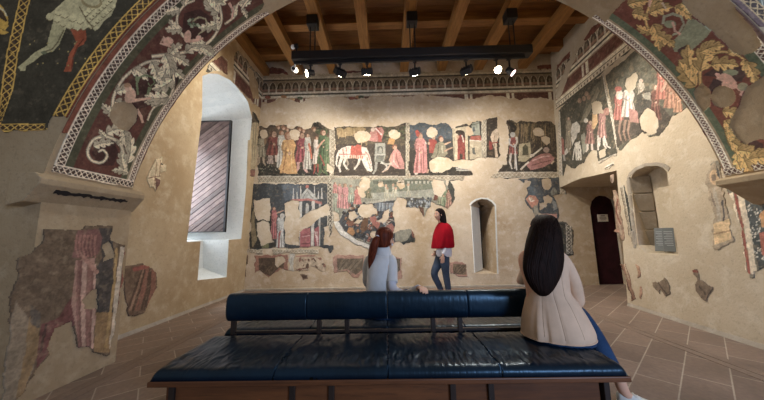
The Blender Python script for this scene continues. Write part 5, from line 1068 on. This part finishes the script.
def shoe(parent, heel, toe, m, h=.085, name='shoe', lab=None):
    heel = V(heel); toe = V(toe); d = (toe-heel); L = d.length; d.normalize(); F, R, Z = basis((d.x, d.y)); bm = bmesh.new(); rr = []
    for t, w, top, bot in ((0, .018, .07, .012), (.05, .030, .086, .006), (.22, .035, .090, .004), (.42, .036, .078, .004), (.62, .042, .058, .004), (.82, .043, .046, .006), (.95, .030, .036, .012), (1.0, .012, .028, .018)):
        c = heel+d*(L*t)+Z*((top+bot)/2); rr.append(ring(c, R, Z, w, (top-bot)/2, 20, p=2.8))
    loft(bm, rr); o = finish(bm, name, m, parent, True)
    bm = bmesh.new(); rr = [ring(heel+d*(L*t)+Z*.010, R, Z, w, .011, 16, p=4) for t, w in ((-.01, .02), (.05, .034), (.25, .038), (.45, .038), (.65, .045), (.85, .045), (.97, .03), (1.01, .012))]; loft(bm, rr); finish(bm, 'sole', M_SOLE if m is M_SHOE else m, o, True)
    if m is M_SHOE:
        for k in range(4):
            t = .36+.09*k; c = heel+d*(L*t)+Z*(.086-.011*k); bm = bmesh.new(); tube(bm, [c-R*.026-Z*.010, c+Z*.004, c+R*.026+d*.012-Z*.010], [.003, .0035, .003], 6); finish(bm, 'lace', M_SOLE, o, True)
    if lab: o['label'] = lab
    return o
def strands(parent, name, m, tips, lab=None):
    bm = bmesh.new()
    for a, b, c, r in tips: limb(bm, [(*a, r), (*[(x+y)/2 for x, y in zip(a, b)], r*1.05), (*b, r*.8), (*c, .001)], 4, 8)
    return finish(bm, name, m, parent, True)

# --- the woman on this side of the bench, back turned
f = (.35, .94)
P1 = empty('person', (1.17, 2.0, .475), 'woman with long dark hair in beige blazer seated at the right end of the bench', 'person')
T1 = [(1.165, 2.0, .50, .20, .145), (1.16, 2.0, .60, .19, .14), (1.145, 2.0, .70, .165, .125), (1.13, 2.0, .79, .145, .108), (1.12, 2.0, .90, .155, .112), (1.112, 2.0, 1.0, .165, .105), (1.11, 2.005, 1.06, .14, .085), (1.11, 2.01, 1.10, .07, .06)]
bm = bmesh.new(); loft(bm, rings(T1, f, k=.93)); add_head(bm, (1.145, 2.045, 1.200), (.55, .83), .96, (1.13, 2.01, 1.05))
limb(bm, [(1.215, 1.97, 1.01, .036), (1.295, 1.98, .88, .038), (1.337, 2.01, .735, .035), (1.33, 2.13, .67, .030), (1.28, 2.24, .64, .024)]); add_hand(bm, (1.275, 2.25, .635), (-.5, .8, -.1), (0, -.1, 1), 1, .4, -1)
limb(bm, [(1.06, 2.05, 1.01, .040), (1.075, 2.12, .95, .036), (1.085, 2.24, .855, .033), (1.11, 2.35, .81, .028), (1.16, 2.43, .79, .024)]); add_hand(bm, (1.165, 2.44, .79), (.6, .75, -.05), (0, 0, 1), 1, .3, 1)
limb(bm, [(1.21, 2.0, .56, .085), (1.37, 2.13, .57, .076), (1.50, 2.255, .545, .058), (1.565, 2.19, .38, .052), (1.62, 2.10, .19, .037), (1.632, 2.085, .12, .036), (1.655, 2.075, .07, .030), (1.72, 2.05, .035, .018)])
limb(bm, [(1.15, 2.05, .56, .085), (1.36, 2.25, .57, .076), (1.52, 2.42, .55, .058), (1.53, 2.44, .36, .050), (1.535, 2.46, .16, .036), (1.54, 2.47, .10, .034), (1.58, 2.52, .05, .03), (1.63, 2.60, .035, .024)])
B1 = merged_body(bm, 'body', M_SKIN, P1, .0075)
add_face(P1, (1.145, 2.045, 1.200), (.55, .83), .96)
# blazer: fitted back with a flared skirt, sleeves fused into one garment
TB = [(1.165, 1.995, .498, .222, .170), (1.165, 1.995, .54, .222, .172), (1.158, 1.998, .62, .202, .158), (1.150, 2.0, .71, .168, .134), (1.138, 2.0, .79, .136, .118), (1.13, 2.0, .90, .140, .122), (1.126, 2.0, .98, .158, .118), (1.125, 2.005, 1.04, .140, .100), (1.128, 2.01, 1.08, .092, .078), (1.13, 2.012, 1.105, .064, .06)]
def pleat(t, z):
    s = max(0, min(1, (.78-z)/.22)); q = (t-4.2)*1.0
    return 1+s*(.055*math.exp(-((t-4.10)/.09)**2)-.050*math.exp(-((t-4.34)/.06)**2)+.010*math.sin(5*t+.6)-.012*math.exp(-((t-5.35)/.05)**2))-.022*math.exp(-((t-4.78)/.035)**2)-.016*math.exp(-((t-5.3)/.03)**2)-.016*math.exp(-((t-4.25)/.03)**2)+.016*max(0, 1-abs(z-.80)/.14)*math.sin(6*t+55*z)+.010*max(0, 1-abs(z-.92)/.1)*math.sin(9*t-40*z)
bm = bmesh.new(); loft(bm, rings(TB, f, 180, wob=pleat))
o = finish(bm, 'blazer', M_BLAZ, P1, True); o['label'] = 'beige fitted blazer'
bm = bmesh.new(); limb(bm, [(1.200, 1.972, 1.045, .028), (1.218, 1.967, 1.028, .048), (1.252, 1.965, .965, .053), (1.296, 1.975, .87, .050), (1.325, 1.995, .765, .048), (1.335, 2.02, .715, .048), (1.33, 2.09, .69, .045), (1.31, 2.18, .66, .040)], 6, 22); finish(bm, 'sleeve', M_BLAZ, o, True)
bm = bmesh.new(); limb(bm, [(1.07, 2.03, 1.04, .030), (1.06, 2.05, 1.02, .048), (1.075, 2.12, .95, .048), (1.088, 2.22, .87, .044), (1.115, 2.33, .82, .039)], 6, 22); finish(bm, 'sleeve', M_BLAZ, o, True)
bm = bmesh.new(); F, R, Z = basis(f)
loft(bm, [ring((1.128, 2.008, z), R, F, a, b, 32) for z, a, b in ((1.06, .100, .084), (1.085, .090, .078), (1.112, .072, .066), (1.116, .060, .056))]); finish(bm, 'collar', M_BLAZ, o, True)
M_SEAM = cloth('beige_seam', (150, 124, 100), .9)
Qs = spline(TB, 6)
for t_, z0_, z1_ in ((4.78, .515, 1.06), (4.25, .53, 1.0), (5.30, .53, 1.0)):
    pts = [(V(q[:3])+R*(q[3]*pleat(t_, q[2])*math.cos(t_))+F*(q[4]*pleat(t_, q[2])*math.sin(t_))) for q in Qs if z0_ < q[2] < z1_]
    bm = bmesh.new(); tube(bm, pts, [.0016]*len(pts), 6); finish(bm, 'seam', M_SEAM, o, True)
bm = bmesh.new(); hp = [V(p) for p in ring(TB[0][:3], R, F, .224, .172, 120, lambda t: pleat(t, TB[0][2]))]; tube(bm, hp+[hp[0]], [.0035]*121, 6); finish(bm, 'hem', M_BLAZ, o, True)
# jeans
bm = bmesh.new(); loft(bm, rings([(1.18, 1.998, .466, .210, .158), (1.176, 1.998, .52, .212, .160), (1.165, 2.0, .58, .20, .15)], f, 40))
limb(bm, [(1.23, 2.0, .545, .085), (1.38, 2.13, .572, .084), (1.505, 2.255, .55, .068), (1.56, 2.20, .42, .064), (1.605, 2.125, .25, .052), (1.622, 2.098, .175, .046)], 5, 20)
limb(bm, [(1.16, 2.06, .55, .085), (1.36, 2.25, .575, .084), (1.525, 2.42, .555, .068), (1.535, 2.44, .40, .062), (1.54, 2.46, .22, .050), (1.54, 2.465, .15, .046)], 5, 20)
merged_body(bm, 'jeans', M_DENIM, P1, .0085, 3)
shoe(P1, (1.605, 2.105, 0), (1.835, 2.0, 0), M_SHOE, lab='white sneaker'); shoe(P1, (1.53, 2.44, 0), (1.63, 2.66, 0), M_SHOE, lab='white sneaker')
# long straight hair down the back, outline measured
rows = []
for y, xl, xr, yc, ry in ((214.4, 541, 546, 2.04, .03), (216.5, 536.5, 551, 2.035, .085), (221, 533, 554, 2.02, .108), (230, 531, 556.5, 1.995, .115), (240, 528, 558.5, 1.968, .108), (249, 526, 560.5, 1.935, .088), (259, 524.5, 562, 1.905, .068), (268.5, 524, 561.5, 1.885, .055), (277, 526, 559, 1.875, .046), (284, 529, 556, 1.868, .038), (290, 533, 552.5, 1.862, .030), (294, 537, 549, 1.860, .020), (296, 540, 546, 1.859, .010)):
    a = onY(xl, y, yc); b = onY(xr, y, yc); rows.append(((a[0]+b[0])/2, yc, (a[2]+b[2])/2, (b[0]-a[0])/2, ry))
bm = bmesh.new(); loft(bm, rings(rows, (.12, .99), 120, wob=hair_wob(3, .010)))
H = finish(bm, 'hair', M_H1, P1, True); H['label'] = 'long straight dark brown hair'
rnd = random.Random(5); bm = bmesh.new(); RW = np.array(rows)
for i in range(130):
    sx = rnd.uniform(-.97, .97); e = rnd.uniform(.80, 1.0) if abs(sx) < .75 else rnd.uniform(.62, .90); st = rnd.uniform(0.10, .3); pts = []
    ph = rnd.uniform(0, 6); am = rnd.uniform(0, .006)
    for k in range(7):
        t = (st+(e-st)*k/6)*(len(rows)-1); q = [np.interp(t, range(len(rows)), RW[:, m]) for m in range(5)]
        sq = sx*(1 if t < 8 else 1-.05*(t-8)); pts.append((q[0]+sq*q[3]+am*math.sin(ph+k), q[1]-q[4]*math.sqrt(max(0, 1-sx*sx))*.99-.001, q[2], (.0035, .0055, .006, .006, .0055, .004, .0008)[k]))
    limb(bm, pts, 3, 7)
finish(bm, 'hair_strands', M_H1, H, True)

# --- the woman on the far side of the bench, hand on the backrest
f = (.42, .91)
P2 = empty('person', (-.06, 2.62, .475), 'woman with auburn ponytail in pale grey knit seated on the far side of the bench', 'person')
c2 = (-.012, 2.655, 1.172)
T2 = [(-.06, 2.63, .50, .165, .13), (-.06, 2.63, .60, .16, .125), (-.06, 2.635, .72, .135, .11), (-.058, 2.64, .85, .138, .11), (-.055, 2.645, .95, .148, .105), (-.052, 2.65, 1.01, .100, .08), (-.05, 2.65, 1.05, .062, .058), (-.045, 2.65, 1.07, .055, .052)]
bm = bmesh.new(); loft(bm, rings(T2, f, k=.86)); add_head(bm, c2, (.62, .78), .98, (-.05, 2.65, 1.03))
limb(bm, [(.036, 2.60, .955, .030), (.044, 2.555, .87, .034), (.05, 2.50, .735, .032), (.15, 2.42, .700, .028), (.262, 2.318, .772, .022)])
add_hand(bm, (.266, 2.310, .776), (.20, -.97, .12), (.1, .1, 1), .98, .85, -1)
limb(bm, [(-.16, 2.70, .955, .032), (-.195, 2.77, .85, .036), (-.195, 2.86, .72, .033), (-.10, 2.96, .66, .028), (-.02, 3.02, .63, .023)]); add_hand(bm, (-.015, 3.025, .628), (.7, .6, -.1), (0, 0, 1), .98, .4, 1)
for g, hx, kx in ((1, .03, .24), (-1, -.13, .05)): limb(bm, [(hx, 2.66, .56, .08), ((hx+kx)/2, 2.90, .56, .074), (kx, 3.10, .53, .056), (kx+.01, 3.13, .33, .05), (kx+.02, 3.14, .12, .036), (kx+.03, 3.18, .055, .034), (kx+.07, 3.28, .035, .026)])
merged_body(bm, 'body', M_SKIN, P2, .0065); add_face(P2, c2, (.62, .78), .98)
bm = bmesh.new(); loft(bm, rings([(-.07, 2.63, .485, .165, .145), (-.07, 2.63, .60, .158, .134), (-.075, 2.635, .72, .130, .118), (-.072, 2.64, .85, .124, .112), (-.064, 2.645, .94, .126, .106), (-.056, 2.65, .995, .122, .095), (-.05, 2.652, 1.035, .084, .073), (-.045, 2.654, 1.07, .064, .06)], f, 60))
KN = [[(.020, 2.62, 1.005, .030), (.036, 2.608, .985, .048), (.046, 2.59, .93, .050), (.046, 2.56, .85, .048), (.044, 2.53, .785, .049)], [(-.145, 2.69, 1.005, .030), (-.165, 2.70, .98, .050), (-.185, 2.735, .92, .053), (-.195, 2.775, .85, .052), (-.195, 2.81, .78, .050)]]
K = merged_body(bm, 'knit_top', M_KNIT, P2, .0065, 3); K['label'] = 'pale grey short-sleeved knit top'
for q in KN:
    bm = bmesh.new(); limb(bm, q, 5, 20); finish(bm, 'sleeve', M_KNIT, K, True)
F, R, Z = basis(f); bm = bmesh.new(); loft(bm, [ring((-.042+.02*(z-1.06), 2.653, z), R, F, a, b, 30) for z, a, b in ((.985, .108, .090), (1.02, .096, .084), (1.05, .086, .080), (1.078, .078, .074), (1.10, .072, .068), (1.118, .070, .066), (1.116, .062, .060), (1.09, .060, .058))], True, True); finish(bm, 'turtleneck', M_KNIT, K, True)
bm = bmesh.new(); limb(bm, [(.044, 2.545, .83, .041), (.05, 2.50, .735, .040), (.15, 2.42, .698, .037), (.245, 2.335, .762, .030), (.256, 2.322, .769, .029)], 5, 18); o = finish(bm, 'sleeve', M_LONG, P2, True); o['label'] = 'pale lilac undershirt sleeve'
bm = bmesh.new(); limb(bm, [(-.21, 2.80, .80, .042), (-.20, 2.86, .72, .040), (-.11, 2.95, .665, .034), (-.04, 3.0, .635, .029)], 5, 18); finish(bm, 'sleeve', M_LONG, P2, True)
bm = bmesh.new(); loft(bm, rings([(-.06, 2.64, .47, .18, .145), (-.06, 2.64, .55, .175, .14)], f, 40))
for hx, kx in ((.03, .24), (-.13, .05)): limb(bm, [(hx, 2.66, .555, .085), ((hx+kx)/2, 2.90, .56, .082), (kx, 3.10, .535, .065), (kx+.01, 3.13, .34, .058), (kx+.02, 3.145, .14, .046)], 5, 18)
merged_body(bm, 'jeans', M_DENIM, P2, .009, 3)
for kx in (.24, .05): shoe(P2, (kx+.0, 3.12, 0), (kx+.09, 3.35, 0), M_DSHOE)
# hair pulled back into a ponytail with a pale tie
bf = (.62, .78); F, R, Z = basis(bf); c = V(c2)
hr = []
for z, a, b, q in ((-.075, .050, .045, -.045), (-.05, .066, .070, -.028), (-.01, .078, .086, -.018), (.03, .083, .094, -.014), (.065, .079, .090, -.014), (.095, .060, .070, -.014), (.113, .034, .04, -.014), (.120, .008, .01, -.014)): p = c+F*q+Z*z; hr.append((p.x, p.y, p.z, a, b))
bm = bmesh.new(); loft(bm, rings(hr, bf, 72, wob=hair_wob(8, .014))); Hh = finish(bm, 'hair', M_H2, P2, True); Hh['label'] = 'auburn hair in a long ponytail'
kn = c-F*.105+Z*.018; bm = bmesh.new(); limb(bm, [(*(kn+F*.03), .022), (*kn, .020), (*(kn-F*.03-Z*.02), .034), (*(kn-F*.044-Z*.08-R*.020), .041), (*(kn-F*.044-Z*.16-R*.044), .036), (*(kn-F*.042-Z*.23-R*.066), .024), (*(kn-F*.04-Z*.29-R*.086), .004)], 6, 22); finish(bm, 'ponytail', M_H2, Hh, True)
bm = bmesh.new(); bmesh.ops.create_uvsphere(bm, u_segments=14, v_segments=10, radius=.02); bmesh.ops.transform(bm, matrix=Matrix.Translation(kn-F*.012+Z*.002) @ Matrix.Diagonal((1.0, 1.0, 1.15, 1)), verts=bm.verts); o = finish(bm, 'hair_tie', M_SHIRT, Hh, True); o['label'] = 'white hair tie'
bm = bmesh.new(); e = c+R*.082-Z*.050+F*.0; ellipsoid(bm, e, (.008, .008, .012)); o = finish(bm, 'earring', M_SHIRT, P2, True); o['label'] = 'small white earring'

# --- the standing woman in red by the far wall
f = (-.90, -.44)
P3 = empty('person', (1.07, 5.28, 0), 'woman in red shawl and jeans standing before the far wall', 'person')
c3 = (1.035, 5.265, 1.605)
T3 = [(1.085, 5.30, .84, .155, .115), (1.09, 5.30, .92, .160, .118), (1.10, 5.30, 1.05, .128, .098), (1.11, 5.30, 1.18, .140, .105), (1.115, 5.30, 1.30, .155, .105), (1.11, 5.30, 1.38, .140, .085), (1.10, 5.295, 1.43, .07, .06)]
bm = bmesh.new(); loft(bm, rings(T3, f, k=.95)); add_head(bm, c3, (-.93, -.37), 1.0, (1.09, 5.29, 1.40))
limb(bm, [(1.10, 5.18, 1.34, .040), (1.12, 5.15, 1.20, .036), (1.12, 5.14, 1.03, .033), (1.055, 5.10, .90, .028), (1.03, 5.08, .83, .023)]); add_hand(bm, (1.028, 5.078, .825), (-.1, 0, -1), (-.1, -1, 0), 1, .35, 1)
limb(bm, [(1.13, 5.41, 1.34, .040), (1.15, 5.43, 1.20, .036), (1.15, 5.47, 1.04, .034), (1.06, 5.46, .93, .028), (1.0, 5.44, .88, .023)]); add_hand(bm, (.995, 5.438, .878), (-.8, -.1, -.6), (0, 1, 0), 1, .4, -1)
LA = [(1.06, 5.36, .86, .085), (.99, 5.34, .68, .078), (.895, 5.30, .48, .054), (.97, 5.33, .28, .050), (1.045, 5.36, .10, .036), (1.02, 5.35, .05, .034), (.93, 5.31, .035, .026)]
LB = [(1.09, 5.23, .86, .085), (1.09, 5.22, .68, .076), (1.095, 5.20, .48, .054), (1.115, 5.19, .28, .050), (1.13, 5.19, .10, .036), (1.10, 5.18, .05, .034), (1.0, 5.14, .035, .026)]
limb(bm, LA); limb(bm, LB); merged_body(bm, 'body', M_SKIN, P3, .0065); add_face(P3, c3, (-.93, -.37))
bm = bmesh.new(); loft(bm, rings([(1.085, 5.30, .82, .160, .122), (1.088, 5.30, .90, .166, .124), (1.095, 5.30, .98, .148, .112)], f, 40))
limb(bm, [(*p[:3], r) for p, r in zip(LA[:4], (.092, .088, .066, .058))]+[(1.035, 5.357, .135, .046)], 5, 18); limb(bm, [(*p[:3], r) for p, r in zip(LB[:4], (.092, .086, .066, .058))]+[(1.127, 5.19, .135, .046)], 5, 18)
merged_body(bm, 'jeans', M_DENIM2, P3, .0085, 3)
shoe(P3, (1.075, 5.375, 0), (.86, 5.29, 0), M_DSHOE); shoe(P3, (1.165, 5.20, 0), (.94, 5.12, 0), M_DSHOE)
bm = bmesh.new(); loft(bm, rings([(1.10, 5.29, .80, .150, .130), (1.095, 5.29, .86, .172, .136), (1.10, 5.29, .96, .168, .128), (1.11, 5.29, 1.06, .15, .115)], f, 48))
limb(bm, [(1.12, 5.15, 1.12, .048), (1.115, 5.135, 1.02, .044), (1.062, 5.105, .92, .038), (1.04, 5.085, .855, .032)], 5, 16); limb(bm, [(1.175, 5.47, 1.16, .05), (1.15, 5.47, 1.04, .045), (1.07, 5.46, .945, .036)], 5, 16)
o = merged_body(bm, 'shirt', M_SHIRT, P3, .0075, 3); o['label'] = 'white shirt showing below the shawl'
def drape(t, z): s = max(0, min(1, (1.40-z)/.4)); return 1+s*(.05*math.sin(6*t+1)+.03*math.sin(13*t+2.2))
bm = bmesh.new(); rr = rings([(1.075, 5.285, .965, .225, .195), (1.08, 5.285, 1.00, .232, .200), (1.09, 5.287, 1.10, .235, .190), (1.10, 5.29, 1.22, .228, .172), (1.108, 5.293, 1.32, .200, .145), (1.11, 5.296, 1.39, .155, .115), (1.105, 5.296, 1.435, .098, .085), (1.095, 5.293, 1.465, .072, .068), (1.09, 5.29, 1.485, .070, .068)], f, 84, wob=drape)
for r in rr:
    for p in r: 
        if p.z < 1.2: p.z -= .10*max(0, (1.10-p.x))*(1.2-p.z)*2.2
loft(bm, rr); o = finish(bm, 'shawl', M_RED, P3, True); o['label'] = 'bright red knitted shawl'
bf = (-.93, -.37); F, R, Z = basis(bf); c = V(c3); hr = []
for z, a, b, q in ((.124, .01, .012, -.012), (.112, .045, .052, -.012), (.085, .071, .080, -.014), (.05, .084, .094, -.020), (.0, .090, .092, -.034), (-.06, .094, .082, -.050), (-.13, .098, .070, -.062), (-.22, .100, .056, -.080), (-.30, .082, .040, -.096), (-.36, .050, .022, -.104), (-.385, .016, .008, -.106)): p = c+F*q+Z*z; hr.append((p.x, p.y, p.z, a, b))
bm = bmesh.new(); loft(bm, rings(hr[::-1], bf, 90, wob=hair_wob(12, .03))); H3 = finish(bm, 'hair', M_H3, P3, True); H3['label'] = 'long dark hair'
# ------------------------------------------------------------------ daylight and ambience
def area(name, loc, target, sx, sy, power, col):
    li = bpy.data.lights.new(name, 'AREA'); li.shape = 'RECTANGLE'; li.size = sx; li.size_y = sy; li.energy = power; li.color = tuple(lin(col))
    o = bpy.data.objects.new(name, li); COL.objects.link(o); o.location = loc
    o.rotation_euler = (Vector(target)-Vector(loc)).to_track_quat('-Z', 'Y').to_euler(); return o
area('left_window_daylight', (-4.52, 5.25, 2.35), (-3.0, 5.25, 2.2), .9, 1.8, 80, (232, 242, 252))
area('near_room_window_daylight', (2.9, -2.3, 1.9), (.6, 2.4, .8), 1.1, 1.6, 160, (188, 214, 255))
w = bpy.data.worlds.new('ambience'); S.world = w; w.use_nodes = True
bg = w.node_tree.nodes['Background']; bg.inputs['Color'].default_value = L4((236, 228, 216)); bg.inputs['Strength'].default_value = 0.31
